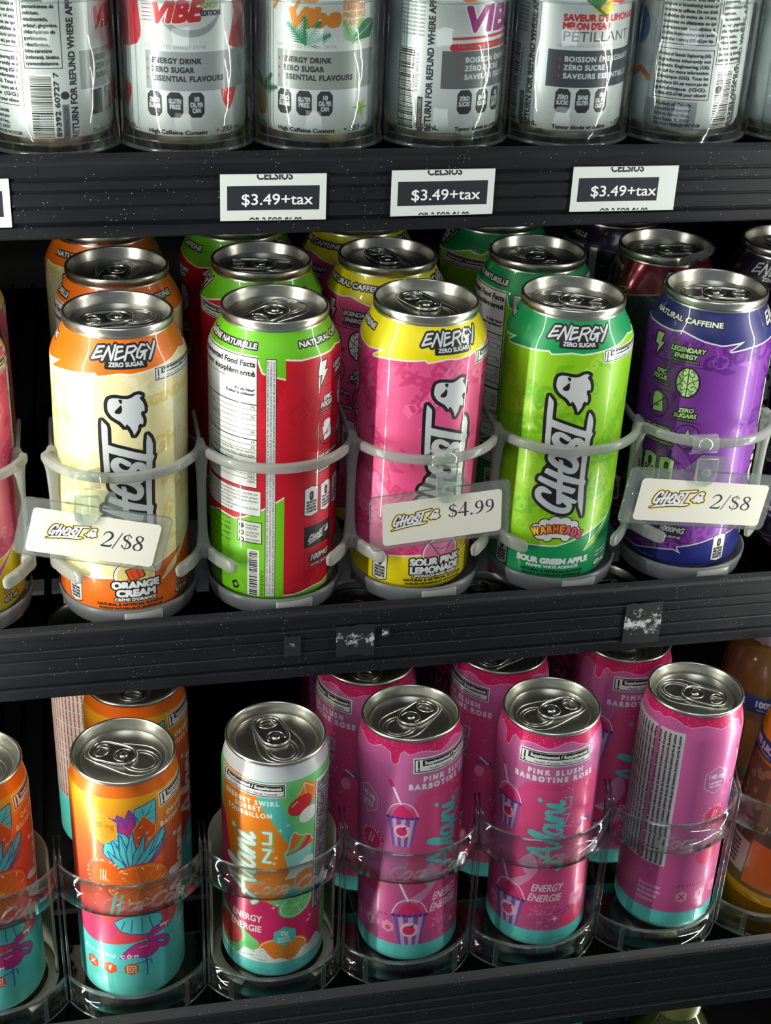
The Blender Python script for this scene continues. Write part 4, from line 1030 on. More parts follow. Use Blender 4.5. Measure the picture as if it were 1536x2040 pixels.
        cv.text('High Caffeine Content' if not fr else 'Teneur élevée en caféine', (-21 + dx, 6.4), 2.1, DK, wid=29, bold=.08); cv.text('• 355 mL', (12.6 + dx, 6.6), 2.6, DK, wid=17, bold=.08)
        cv.text('• 355 mL', (-46 + dx, 6.6), 2.6, DK, wid=17, bold=.08)
        if var in ('purple', 'lemon'):
            rx = -12 if var == 'purple' else -26.4
            cv.text('RETURN FOR REFUND WHERE APPLICABLE', (rx, 5.6), 3.1, DK, rot=pi / 2, bold=.16, wid=76)
            cv.rect(rx - 7, 5, rx - 4.4, 22, DK); cv.text('15D2MACA085', (rx - 5, 6), 1.5, (200, 200, 200), rot=pi / 2, bold=.06, wid=15)
            barcode(cv, rx - 19, 6, rx - 9.4, 44, rnd); cv.text('8 89392 60765 2', (rx - 7.4, 24), 1.6, DK, rot=pi / 2, wid=18)
            for i in range(16): cv.text('ingredients taurine caffeine vitamine', (rx - 19, 50 + i * 1.8), 1.1, DK, wid=14, bold=.05)
    else:
        if var == 'backB': dx = 13.5
        else: dx = 0
        # back panels
        def frame(x0, y0, x1, y1):
            cv.rect(x0, y0, x1, y1, DK); cv.rect(x0 + .35, y0 + .35, x1 - .35, y1 - .35, BG)
        frame(-10.4 + dx, 37, 6.8 + dx, 90)
        for i, t in enumerate(('cyanocobalamine.', '(colorant), biotine,', 'bêta-carotène', 'riboflavine,', 'pyridoxine,', 'chlorhydrate de', 'arôme¹, gingembre,', 'niacinamide,', 'calcium,', 'pantothénate de', 'potassium,', 'phosphate de', 'sodium, acide', 'taurine, citrate de')):
            cv.text(t, (-9.4 + dx, 38.6 + 2.72 * i), 1.5, DK, bold=.1, wid=min(15, .92 * len(t)))
        frame(-40 + dx, 46, -11.6 + dx, 90); frame(-40 + dx, 20, -11.6 + dx, 44)
        A = ('more than 1 serving (355 mL) per day.', 'à la caféine. Ne pas consommer plus de 1 portion', 'personnes sensibles à', 'enceintes ou allaitantes ou qui', 'individus de moins de 14 ans,', 'sensitive to caffeine. Do not drink', 'pregnant or breastfeeding women or', 'Not recommended for those under 14')
        for i, t in enumerate(A): cv.text(t, (-39 + dx, 47.6 + 2.7 * i), 1.5, DK, bold=.08, wid=26)
        B = ('1-866-423-5748 pour obtenir', 'génétique (GG).', 'ingrédients GG par nature pas des', 'Génétique (GG). Tous les', 'or call for more information.', 'Genetic Engineering (GE).', 'ingredients inherently not', 'Product of Genetic Engineering (GE).')
        for i, t in enumerate(B): cv.text(t, (-39 + dx, 21.6 + 2.7 * i), 1.5, DK, bold=.08, wid=26)
        if var == 'backB': cv.rect(-44 + dx, -1, -17 + dx, 19, (150, 156, 164))
        for i, t in enumerate(('RECYCLE / VEUILLEZ RECYCLER', 'Boca Raton, FL 33431', '2424 N. Federal Hwy.,', 'Prepared for / Préparé pour', 'Product of Canada')): cv.text(t, (-38 + dx, 6.6 + 2.5 * i), 1.5, DK, bold=.1, wid=24 if i == 0 else 18)
        barcode(cv, -8.4 + dx, 6, 1.2 + dx, 33.6, rnd)
        cv.text('8 89392 60727 7' if var == 'backA' else '8 89392 60760 8', (4.4 + dx, 2.4), 2.2, DK, rot=pi / 2, bold=.1, wid=33)
        cv.rect(5.4 + dx, 5.4, 8.6 + dx, 21, (120, 124, 128)); cv.text('15D2MACC085', (7.8 + dx, 6), 1.7, DK, rot=pi / 2, bold=.06, wid=14.4); cv.ellipse(7, 25, 2, 1.8, DK)
        cv.text('RETURN FOR REFUND WHERE APPLICABLE', (12.6 + (8 if var == 'backB' else 0), 4.8), 3.1, DK, rot=pi / 2, bold=.16, wid=76)
        cv.rect(14.8 + dx, 27, 60, 44, (150, 156, 160))
        for i, t in enumerate(('BOISSON ÉNERGISANTE', 'ZÉRO SUCRE', 'SAVEURS ESSENTIELLES')): cv.text(t, (24 + dx, 38.8 - 3.95 * i), 2.3, DK, wid=24, bold=.12)
        for i in range(3): cv.rect(20.5 + 9.4 * i + dx, 15, 27.5 + 9.4 * i + dx, 26, DK)
        cv.text('VIBE', (22 + dx, 53), 8.6, (196, 40, 52), wid=24, bold=.7, shear=.35); cv.text('Teneur élevée', (20 + dx, 6.4), 2.1, DK, wid=22)
        if var == 'backB': cv.ellipse(-40, 52, 7, 9, (70, 120, 190)); cv.stroke([(-46, 26), (-36, 32), (-30, 28)], 3, (214, 120, 60))
    cv.rect(-91, -1, 91, 2.2, (180, 184, 186))
    return cv
# ------------------------------------------------------------------ shared materials
M_RAIL = rail_mat('dark_rail_plastic', (14, 17, 22), 0.46)
M_RAIL3 = rail_mat('grey_rail_plastic', (32, 36, 36), 0.48)
M_DARK = pmat('black_interior', (16, 17, 20), .6)
M_SLAT = pmat('black_slat_plastic', (8, 8, 9), .6, spec=.2)
M_LID = pmat('lid_aluminium', (205, 205, 196), .3, 1.0, noise=.05, nscale=500, bump=.05, bscale=900)
M_TAB = pmat('tab_aluminium', (205, 205, 198), .26, 1.0)
M_MILK = milky_mat('milky_plastic', (180, 184, 178), .34, .2)
M_MILK2 = milky_mat('grey_translucent_plastic', (140, 146, 150), .30, .3)
M_CLR = clear_mat('clear_acrylic', (247, 250, 249), 1.0, .05, 0)
M_CLR1 = clear_mat('clear_acrylic_tall', (251, 253, 252), 1.0, .05, .006)
M_EDGE = clear_mat('acrylic_edge', (225, 232, 230), 1.0, .12, .05)
M_TAGP = clear_mat('frosted_tag_vinyl', (236, 240, 238), 1.0, .25, .16, (190, 196, 194))
M_CLIP = clear_mat('clip_plastic', (236, 242, 238), 1.0, .08, .14, (220, 225, 220))
M_SCR = clear_mat('embossed_acrylic', (232, 236, 234), 1.0, .12, .08, (230, 232, 228), 1.7)
M_WALL = pmat('cooler_lining', (9, 9, 11), .65, spec=.2)
M_BEIGE = pmat('beige_pusher_plastic', (150, 146, 126), .5)

# ------------------------------------------------------------------ the cabinet
def structure(name, me): o = link(name, me); o['kind'] = 'structure'; return o
for nm, b in (('wall_back', (-340, 470, 520, 530, -520, 620)), ('wall_left', (-350, -340, -200, 530, -520, 620)), ('wall_right', (470, 480, -200, 530, -520, 620)),
              ('floor', (-350, 480, -200, 530, -530, -520)), ('ceiling', (-350, 480, -200, 530, 620, 630))):
    mb = MB(); mb.box(*b); structure(nm, mb.mesh(nm, M_WALL))

RAILP = [(6, -5), (6, 3), (5.2, 3.6), (2.2, 2.2), (0.6, 1), (0, -.6), (0, -6.4), (.9, -7), (.9, -8.2), (0, -8.8), (0, -12.6), (.8, -13.1), (.8, -14), (0, -14.5), (0, -20.6), (.8, -21.2), (.8, -22), (0, -22.6), (0, -28.6), (1.4, -29.4), (1.4, -30.4), (-.4, -31.2), (-.4, -36.3), (.8, -37.5), (6, -37.5)]
LANES2 = [-62.2 + 77.5 * i for i in range(-2, 6)]


def shelf(label, yf, z0, hs, zdeck, y0, pitch, xc, mat, slats, yfl):
    root = empty('cooler_shelf', (70, yf, z0), label, 'shelf')
    mb = MB(); mb.extr([(y, z * hs if z < 0 else z) for y, z in RAILP], -405, 395)
    link('front_rail', mb.mesh('front_rail', mat), root)
    sl = MB(); sl.box(-1.5, 1.5, 0, 470 - y0, -4, 0); me = sl.mesh('deck_slat', M_SLAT)
    for i in range(-2, 6):
        for dx in slats:
            x = xc + pitch * i + dx
            if -335 < x < 465: link('deck_slat', me, root, (x - 70, y0 - yf, zdeck - z0))
    tf = MB(); tf.box(-400, 395, 0, 470 - yfl, -5, -3.6)  # solid plate added to keep upper light off the back cans
    link('deck_light_block', tf.mesh('deck_light_block', M_SLAT), root, (0, yfl - yf, zdeck - z0))
    cb = MB(); cb.box(-400, 395, 0, 5, -4, 0); me = cb.mesh('cross_bar', M_SLAT)
    for y in (yfl - 8,): link('cross_bar', me, root, (0, y - yf, zdeck - 4.1 - z0))
    return root


SH1 = shelf('top black cooler shelf whose rail carries the white price labels', -8, 229.4, .93, 230.9, 16, 62.9, -20.8, M_RAIL, (-20, -7, 7, 20), 80)
SH2 = shelf('middle black cooler shelf with bare scuffed front rail', -45, 1.5, 1.0, -.1, 37, 77.2, -60.4, M_RAIL, (-24, -8, 8, 24), 64)
SH3 = shelf('lowest black cooler shelf under the slim cans, greyish front rail', -110, -206.4, 1.19, -214.3, -36, 76.0, -68.5, M_RAIL3, (-22, -7, 7, 22), 4)
SH4 = shelf('dark shelf below the bottom rail, almost out of sight', -140, -430, 1.0, -440, -120, 76, -68.5, M_RAIL3, (-22, 0, 22), -60)

# scuffed remains of stickers on the middle rail
def residue_mat(seed, dens):
    m, nt, b = newmat('torn_sticker_residue')
    tc = nt.nodes.new('ShaderNodeTexCoord'); n = nt.nodes.new('ShaderNodeTexNoise'); n.inputs['Scale'].default_value = 210; n.inputs['Detail'].default_value = 9; n.inputs['Roughness'].default_value = .75
    mp = nt.nodes.new('ShaderNodeMapping'); mp.inputs['Location'].default_value = (seed, seed * 2, 0)
    sp = nt.nodes.new('ShaderNodeSeparateXYZ'); nt.links.new(tc.outputs['Generated'], sp.inputs[0])
    nt.links.new(tc.outputs['Object'], mp.inputs[0]); nt.links.new(mp.outputs[0], n.inputs['Vector'])
    # denser in the middle of the patch
    s1 = nt.nodes.new('ShaderNodeMath'); s1.operation = 'SUBTRACT'; s1.inputs[1].default_value = .52; nt.links.new(sp.outputs['Z'], s1.inputs[0])
    s2 = nt.nodes.new('ShaderNodeMath'); s2.operation = 'ABSOLUTE'; nt.links.new(s1.outputs[0], s2.inputs[0])
    s3 = nt.nodes.new('ShaderNodeMath'); s3.operation = 'MULTIPLY_ADD'; s3.inputs[1].default_value = -.42; nt.links.new(s2.outputs[0], s3.inputs[0]); nt.links.new(n.outputs['Fac'], s3.inputs[2])
    g = nt.nodes.new('ShaderNodeMapRange'); g.inputs['From Min'].default_value = dens; g.inputs['From Max'].default_value = dens + .08; nt.links.new(s3.outputs[0], g.inputs['Value'])
    cr = nt.nodes.new('ShaderNodeMixRGB'); cr.inputs[1].default_value = lin((24, 27, 31)); cr.inputs[2].default_value = lin((196, 200, 198))
    nt.links.new(g.outputs[0], cr.inputs[0]); nt.links.new(cr.outputs[0], b.inputs['Base Color']); b.inputs['Roughness'].default_value = .6
    return m
rr = random.Random(4)
for (x0, x1, z0, z1, s, d) in ((43.6, 64, -24.2, -5.2, 0, .47), (16, 25, -21.6, -9, 3, .53), (202.8, 224, -31.5, -5.4, 5, .45), (68, 72, -14, -8.5, 8, .42)):
    n = 10; top = [(x0 + (x1 - x0) * i / n, z1 + rr.uniform(-.5, .5)) for i in range(n + 1)]; bot = [(x0 + (x1 - x0) * i / n, z0 + rr.uniform(-.7, .7)) for i in range(n, -1, -1)]
    P = top + bot; k = len(P)
    v = [(x - 70, -.12, z - 1.5) for x, z in P] + [(x - 70, .04, z - 1.5) for x, z in P]
    f = [tuple(range(k)), tuple(range(k, 2 * k))[::-1]] + [(i, (i + 1) % k, k + (i + 1) % k, k + i) for i in range(k)]
    mb = MB(); mb.add(v, f, False)
    link('sticker_residue', mb.mesh('sticker_residue', residue_mat(s, d)), SH2, (0, -.55, 0), label='torn white sticker remains')

# ------------------------------------------------------------------ price labels in the top rail
def price_card(x0, x1, z0, z1, dx0, label, rot=0):
    w, h = x1 - x0, z1 - z0
    cv = Canvas(w, h, 14, (214, 220, 216), x0=0)
    cv.rect(3.2, 5.0, w - dx0, h - 5.6, (38, 42, 50))
    cv.text('$3.49+tax', (9.6, 7.6), 5.2, (236, 238, 236), wid=min(34, w - 16), bold=.09)
    cv.text('CELSIUS', (w / 2 - 8, h - 2.6), 3.6, (52, 56, 60), wid=17, bold=.18)
    cv.text('OR 2 FOR $6.00', (w / 2 - 11.5, -1.7), 3.2, (52, 56, 60), wid=25, bold=.12)
    cv.rect(0, 0, w, .3, (190, 196, 192)); cv.rect(0, h - .3, w, h, (190, 196, 192))
    m = print_mat('price_card_print', cv, .45)
    v = [(0, 0, 0), (w, 0, 0), (w, 0, h), (0, 0, h), (0, .3, 0), (w, .3, 0), (w, .3, h), (0, .3, h)]
    f = [(0, 1, 2, 3), (5, 4, 7, 6), (4, 0, 3, 7), (1, 5, 6, 2), (3, 2, 6, 7), (4, 5, 1, 0)]
    uv = [[(0, 0), (1, 0), (1, 1), (0, 1)]] + [[(0.001, 0.001)] * 4] * 5
    me = mesh_from('price_label', v, f, (m,), uv, smoothf=False)
    o = link('price_label', me, None, (x0, -8.75, z0), (0, rot, 0)); o['label'] = label; o['category'] = 'price label'; o['group'] = 'white price labels on the top rail'
    return o
price_card(-9.6, 40.2, 201.6, 223.8, 3.2, 'white price label on top rail, leftmost of the three complete ones', radians(.5))
price_card(71.4, 121.8, 201.8, 224.1, 3.2, 'white price label on top rail, middle of the three complete ones')
price_card(160.8, 214.6, 201.8, 224.1, 9.5, 'wider-margined white price label at the right of the top rail', radians(.3))
price_card(-154.4, -104.2, 201.7, 224.2, 3.2, 'white price label on top rail cut off by the left picture edge', radians(.6))

# ------------------------------------------------------------------ cans
TALL = [(23.5, 0), (25.5, .3), (28, 2.5), (31.5, 5.2), (33.1, 8.5), (33.1, 30), (33.1, 60), (33.1, 90), (33.1, 120), (33.1, 135), (32.9, 137.5), (32, 140.5), (30.4, 143.8), (28.6, 147), (27, 150), (26.2, 152), (26, 153.2)]
SLEEK = [(21.5, 0), (23, .3), (25.3, 2.6), (27.6, 5.6), (28.7, 9), (28.7, 30), (28.7, 60), (28.7, 90), (28.7, 120), (28.7, 138), (28.5, 140.5), (27.9, 143.5), (27, 147), (26.4, 150.6), (26.2, 153.8)]


def body_mesh(kind, mat, deform=None, labtop=None):
    pr = TALL if kind == 'tall' else SLEEK
    R = 33.1 if kind == 'tall' else 28.7; zk = 8.5 if kind == 'tall' else 9
    n = 80; arc = [0]
    for a, b in zip(pr, pr[1:]): arc.append(arc[-1] + hypot(b[0] - a[0], b[1] - a[1]))
    off = arc[4] - zk; V = [max(.001, (a - off) / 158) for a in arc]
    # dished underside closes the body
    prof = [(0, 9), (12, 7.5), (19, 3)] + pr; VV = [.002] * 3 + V
    P = len(prof); v = []; f = []; uv = []
    for i in range(n):
        t = 2 * pi * i / n
        for r, z in prof:
            p = (r * sin(t), -r * cos(t), z)
            v.append(deform(p) if deform else p)
    for i in range(n):
        j = (i + 1) % n; u0 = .5 + i / n; u1 = .5 + (i + 1) / n
        for k in range(P - 1):
            f.append((i * P + k, j * P + k, j * P + k + 1, i * P + k + 1)); uv.append([(u0, VV[k]), (u1, VV[k]), (u1, VV[k + 1]), (u0, VV[k + 1])])
    mi = []
    for q in f: mi.append(1 if min(x % P for x in q) >= P - (2 if kind == 'tall' else 1) or min(x % P for x in q) <= 5 else 0)
    return mesh_from('can_body', v, f, (mat, M_LID), uv, midx=mi)


def lid_mesh(kind, deform=None):
    H = 157.5 if kind == 'tall' else 156.0
    z = H - 157.5
    pr = [(25.9, 152.6 if kind == 'tall' else 153.0), (26.3, 153.0), (26.75, 153.7), (26.8, 155.6), (26.7, 156.7), (26.3, 157.35), (25.8, 157.5), (25.35, 157.3), (25.1, 156.8), (24.7, 155), (23.9, 151.2), (23.6, 150.5), (23.0, 150.2), (22.4, 150.5), (22.0, 151.6), (21.6, 152.2), (21.0, 152.35), (14, 152.3), (6, 152.25), (0, 152.25)]
    pr = [(r, zz + z) for r, zz in pr]
    if kind != 'tall': pr = [(26.0, 153.6), (26.5, 153.8), (26.8, 154.5), (26.75, 155.3), (26.4, 155.85)] + pr[6:]
    mb = MB(); mb.lathe(pr, 72)
    zp = 152.3 + z
    # tear panel score, bead, thumb well and rivet; tab points to +x
    E = lambda cx, cy, rx, ry, a0, a1, n=30: [(cx + rx * cos(a0 + (a1 - a0) * i / n), cy + ry * sin(a0 + (a1 - a0) * i / n), zp) for i in range(n + 1)]
    mb.tube(E(-9.4, 0, 9.6, 8.4, .5, 2 * pi - .5), .38, 6)
    mb.tube(E(-9.6, 0, 7.6, 6.4, 1.1, 2 * pi - 1.1), .3, 6)
    tear = [(-19.6, 0), (-18, 7), (-12, 11.4), (-5, 11.8), (6, 9.6), (17, 7), (19.6, 3), (19.6, -3), (17, -7), (6, -9.6), (-5, -11.8), (-12, -11.4), (-18, -7)]
    mb.tube([(p[0], p[1], zp - .05) for p in smooth(tear, 4, True)], .42, 6, closed=True)
    mb.tube(E(12, 0, 4.6, 4, 0, 2 * pi), .3, 6)
    mb.lathe([(2.6, zp), (2.4, zp + .9), (1.6, zp + 1.5), (0, zp + 1.6)], 16)
    v = [deform(p) for p in mb.v] if deform else mb.v
    mb.v = v
    me = mb.mesh('lid', M_LID)
    return me


def tab_mesh(kind):
    z = (157.5 if kind == 'tall' else 156.0) - 157.5 + 152.3
    out = smooth([(-6.6, 0), (-5.8, 3.4), (-3, 6.2), (1.5, 7.4), (7, 7.5), (12.5, 7.2), (16.4, 4.8), (17.6, 0), (16.4, -4.8), (12.5, -7.2), (7, -7.5), (1.5, -7.4), (-3, -6.2), (-5.8, -3.4)], 3, True)
    hole = [(12 + 3.5 * cos(t), 5.0 * sin(t)) for t in [2 * pi * i / 18 for i in range(18)]][::-1]
    slot = [(4.6 * cos(t), 4.6 * sin(t)) for t in [-1.9 + 3.8 * i / 12 for i in range(13)]] + [(3.2 * cos(t), 3.2 * sin(t)) for t in [1.9 - 3.8 * i / 12 for i in range(13)]]
    v, f = plate('t', [(p[0], p[1]) for p in out], [hole, slot[::-1]], z + .75, .5, None)
    mb = MB(); mb.add(v, f, False)
    mb.tube([(p[0], p[1], z + 1.15) for p in out], .8, 8, closed=True)
    mb.tube([(p[0], p[1], z + 1.15) for p in hole], .5, 6, closed=True)
    mb.tube([(4.9 * cos(t), 4.9 * sin(t), z + 1.25) for t in [-2 + 4 * i / 14 for i in range(15)]], .38, 6)
    mb.lathe([(2.3, z + 1.2), (2.0, z + 1.9), (1.2, z + 2.15), (0, z + 2.15)], 16)
    return mb.mesh('pull_tab', M_TAB)


LIDS = {k: lid_mesh(k) for k in ('tall', 'slim')}
TABS = {k: tab_mesh(k) for k in ('tall', 'slim')}
PROTO = {}


def can(name, kind, matkey, x, y, z, spin, tab, label, cat, group, tx=0.0, ty=0.0, deform=None):
    """first of a kind is built, later ones are object copies of it and of its parts"""
    ax = Vector((sin(tx), -sin(ty), 1)).normalized()
    u = Vector((0, 1, 0)).cross(ax).normalized(); v = ax.cross(u)
    R = Matrix((u, v, ax)).transposed() @ Matrix.Rotation(spin, 3, 'Z')
    if matkey in PROTO and not deform:
        src = PROTO[matkey]
        root = src.copy(); COL.objects.link(root)
        for ch in src.children:
            c = ch.copy(); COL.objects.link(c); c.parent = root
    else:
        root = bpy.data.objects.new(name, None); COL.objects.link(root); root.empty_display_size = .03
        link('can_body', body_mesh(kind, LAB[matkey], deform), root)
        link('lid', lid_mesh(kind, deform) if deform else LIDS[kind], root)
        link('pull_tab', TABS[kind], root)
        if not deform: PROTO[matkey] = root
    root.location = Vector((x, y, z)) * MM; root.rotation_euler = R.to_euler()
    root['label'] = label; root['category'] = cat
    if group: root['group'] = group
    # view azimuth makes the tab angle a world angle
    for ch in root.children:
        if ch.name.startswith(('lid', 'pull_tab')): ch.rotation_euler = (0, 0, radians(tab) - spin)
    return root


LAB = {}
def mk(key, cv, **kw): LAB[key] = print_mat('label_' + key, cv, **kw)
TK = dict(rough=.42, metal=.12, coat=.4, bump=.05, coatr=.035)
mk('orange_cream', label_tall(1, (232, 112, 12), (236, 226, 170), (234, 106, 16), ((226, 206, 120), (242, 236, 196)), (240, 236, 220), flavour=fl_orange), **TK)
mk('red_green', label_tall(2, (104, 190, 20), (200, 8, 34), (112, 192, 22), ((184, 6, 32), (208, 18, 40)), (236, 232, 226)), **TK)
mk('pink_yellow', label_tall(3, (232, 216, 0), (228, 84, 138), (236, 214, 10), ((206, 56, 112), (238, 116, 162)), (238, 234, 220), flavour=fl_pink), **TK)
mk('green_lime', label_tall(4, (0, 150, 84), (140, 204, 10), (0, 148, 84), ((112, 186, 8), (164, 216, 60)), (226, 238, 214), flavour=fl_green), **TK)
mk('purple_navy', label_tall(5, (34, 40, 104), (126, 54, 160), (38, 44, 128), ((94, 26, 132), (152, 84, 186)), (214, 220, 210), info=(190, 226, 150), flavour=fl_plain), **TK)
mk('maroon', label_tall(6, (120, 36, 48), (40, 56, 46), (60, 24, 34), ((52, 70, 56), (34, 46, 40)), (120, 130, 120), info=(150, 160, 150)), rough=.22, metal=.6, coat=.6)  # dark green body colour is a painted reflection
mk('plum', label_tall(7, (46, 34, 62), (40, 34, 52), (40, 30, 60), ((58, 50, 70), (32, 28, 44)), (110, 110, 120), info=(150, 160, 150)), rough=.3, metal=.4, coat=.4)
SKW = dict(rough=.38, metal=.22, coat=.2, coatr=.13)
mk('slim_pink', label_pink(), **SKW); mk('slim_sherbet', label_sherbet(), **SKW); mk('slim_orange', label_orange(), **SKW)
CK = dict(rough=.38, metal=.25, coat=.15, coatr=.1)
for v_ in ('fruit', 'tropic', 'purple', 'lemon', 'backA', 'zbackB'):
    mk('silver_' + v_, label_silver(v_ if v_ != 'zbackB' else 'backB'), **CK)

# middle shelf, front row: (design, x, y, lean, spin, tab direction)
def sp(off, R=33.1): return -off / R
def wa(img, x): return img - degrees(atan2(x + 73.7, 678))
ED = 'energy drink can'
G2 = 'tall energy drink cans on the middle shelf'
F2 = [('orange_cream', -62.2, -2.5, 1.23, -.34, -1.8, 196, 'tall cream and orange can at front left, orange neck'),
      ('red_green', 16.1, -.2, .35, .19, -105.2, 232, 'tall red and lime can turned to show its nutrition panel, front row'),
      ('pink_yellow', 91.0, 1.5, .88, .71, -8, 127, 'tall pink can with yellow neck in centre of front row'),
      ('green_lime', 168.8, -.8, .44, .31, 6, 350, 'tall lime can with dark green neck, front row'),
      ('purple_navy', 248.9, 2.0, .02, .24, -41, 4, 'tall purple can with navy neck, front row right')]
for k, x, y, tx, ty, off, tb, lb in F2:
    can('tall_can', 'tall', k, x, y, 0, sp(off), wa(tb, x), lb, ED, G2, radians(tx), radians(ty))
can('tall_can', 'tall', 'pink_yellow', -146.5, 0, 0, sp(0), 30, 'tall pink can with yellow neck cut off by left picture edge, front row', ED, G2, radians(.4))
B2 = [('orange_cream', -56.6, 64.4, 1.0, -84, 255, 'tall orange-necked can directly behind the front cream and orange can'),
      ('orange_cream', -61.5, 131.2, 0, -60, 200, 'third tall orange-necked can, deepest in the cream and orange lane'),
      ('red_green', 19.0, 66.6, 1.0, 62, 182, 'tall lime-necked can directly behind the front red and lime can'),
      ('red_green', 13.5, 133.2, 0, -20, 160, 'third tall lime-necked can, deepest in the red and lime lane'),
      ('pink_yellow', 87.4, 68.0, 1.5, -42, 120, 'tall yellow-necked can directly behind the front pink can'),
      ('pink_yellow', 84.0, 134.6, 0, -31, 100, 'third tall yellow-necked can, deepest in the pink lane'),
      ('green_lime', 171.0, 65.6, 1.5, -92, 310, 'tall dark-green-necked can directly behind the front lime can'),
      ('green_lime', 166.0, 132.2, 0, 60, 300, 'third tall green-necked can, deepest in the lime lane'),
      ('pink_yellow', -147.5, 67, 0, -30, 80, 'tall yellow-necked can at left picture edge, behind the front one'),
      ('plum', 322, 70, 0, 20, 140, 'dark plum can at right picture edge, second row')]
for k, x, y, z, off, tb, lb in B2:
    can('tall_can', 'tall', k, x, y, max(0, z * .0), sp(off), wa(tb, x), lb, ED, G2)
def dent(p):
    x, y, z = p
    if z > 120:
        t = min(1, (z - 120) / 26); n1 = (.62, -.785); d = x * n1[0] + y * n1[1]; lim = 33.1 * (1 - t) + 20.5 * t
        if d > lim: x -= n1[0] * (d - lim); y -= n1[1] * (d - lim)
        if 124 < z < 152:
            s = 1 - .16 * sin((z - 124) / 28 * pi) * (.6 + .4 * sin(atan2(y, x) * 5)); x *= s; y *= s
    return (x, y, z)
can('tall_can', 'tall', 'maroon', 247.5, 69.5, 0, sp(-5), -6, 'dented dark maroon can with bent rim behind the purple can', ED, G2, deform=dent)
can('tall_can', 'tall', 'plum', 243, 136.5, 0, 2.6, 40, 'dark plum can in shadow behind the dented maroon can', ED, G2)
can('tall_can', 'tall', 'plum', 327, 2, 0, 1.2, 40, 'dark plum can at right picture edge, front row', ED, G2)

# bottom shelf
G3 = 'slim energy drink cans on the bottom shelf'
Z3 = -214.14
F3 = [('slim_orange', -70.4, -58.7, .45, 1.6, 0, 154, 'slim orange and teal can with flamingo, second from left on bottom shelf'),
      ('slim_sherbet', 8.8, -56.8, .46, 1.13, 0, 110, 'slim white-topped sherbet can with orange and green swirls'),
      ('slim_pink', 87.4, -59.2, -1.18, -2.38, -21, 51, 'slim pink slush can showing the striped cup drawing, centre of bottom shelf'),
      ('slim_pink', 164.9, -58.9, -4.04 * .3, -.15, 0, 36, 'slim pink can facing forward with teal script, front of bottom shelf'),
      ('slim_pink', 245.1, -58.4, .51, -1.28, -60.5, 350, 'slim pink can with grey ingredients panel, beside the juice bottles'),
      ('slim_orange', -147.2, -58.5, .3, .6, -7, 140, 'slim orange and teal can cut off at left, front of bottom shelf')]
for k, x, y, tx, ty, off, tb, lb in F3:
    can('slim_can', 'slim', k, x, y, Z3, -off / 28.7, wa(tb, x), lb, ED, G3, radians(tx), radians(ty))
B3 = [('slim_orange', -60.5, .6, 0, 265, 'slim orange can directly behind the front flamingo can'),
      ('slim_orange', -80, 61, -50, 240, 'third slim orange can showing its pale text panel in shadow'),
      ('slim_pink', 70.5, .8, 30, 265, 'slim pink can behind the striped cup can, half under the rail'),
      ('slim_pink', 149.5, .4, 30, 235, 'slim pink can behind the forward-facing pink can'),
      ('slim_pink', 225.5, .8, -10, 95, 'slim pink can behind the one with grey ingredients panel'),
      ('slim_pink', 76, 60, 0, 265, 'third slim pink can in the centre lane, deep in shadow'),
      ('slim_pink', 152, 60, 0, 100, 'third slim pink can behind the forward-facing one, deep in shadow'),
      ('slim_pink', 228, 60, 0, 30, 'third slim pink can in the lane beside the juice bottles'),
      ('slim_pink', 80, 119, 0, 265, 'fourth slim pink can in the centre lane, deepest'),
      ('slim_pink', 156, 119, 0, 100, 'fourth slim pink can behind the forward-facing one, deepest'),
      ('slim_orange', -70, 121, 30, 100, 'fourth slim orange can, deepest in the flamingo lane')]
for k, x, y, off, tb, lb in B3:
    can('slim_can', 'slim', k, x, y, Z3, -off / 28.7, wa(tb, x), lb, ED, G3)

# top shelf
G1 = 'silver sparkling energy drink cans on the top shelf'
F1 = [('silver_backA', 'silver can with barcode and ingredients at far left of top shelf'), ('silver_fruit', 'silver can with red lettering and strawberries on top shelf'),
      ('silver_tropic', 'silver can with orange script and palm leaves on top shelf'), ('silver_purple', 'silver can with purple lettering over red stripes on top shelf'),
      ('silver_lemon', 'silver can with dark band and red French lettering on top shelf'), ('silver_zbackB', 'silver can turned to its barcode side at right of top shelf'),
      ('silver_zbackB', 'silver can cut off by right picture edge on top shelf')]
for i, (k, lb) in enumerate(F1):
    can('silver_can', 'slim', k, -20.8 + 62.9 * (i - 1), 37, 231, 0 if i < 6 else 1.75, 30 * i, lb, ED, G1)
for i, k in enumerate(('silver_backA', 'silver_fruit', 'silver_tropic', 'silver_purple', 'silver_lemon', 'silver_zbackB')):
    can('silver_can', 'slim', k, -20.8 + 62.9 * (i - 1), 95.6, 231, .4 * i - 1, 50 * i, 'silver can hidden behind the ' + ('far left barcode can', 'red-lettered can', 'orange-script can', 'purple-lettered can', 'dark-banded can', 'right barcode can')[i] + ' on top shelf', ED, G1)
# ------------------------------------------------------------------ milky plastic front guard of the middle shelf
def arc_path(xc, half, yf, R, z, n=22, a_from=None, a_to=None):
    """arc bulging to the front (-y); front point at yf"""
    am = asin(half / R); a0 = -am if a_from is None else a_from; a1 = am if a_to is None else a_to
    return [(xc + R * sin(a), yf + R - R * cos(a), z) for a in [a0 + (a1 - a0) * i / n for i in range(n + 1)]]


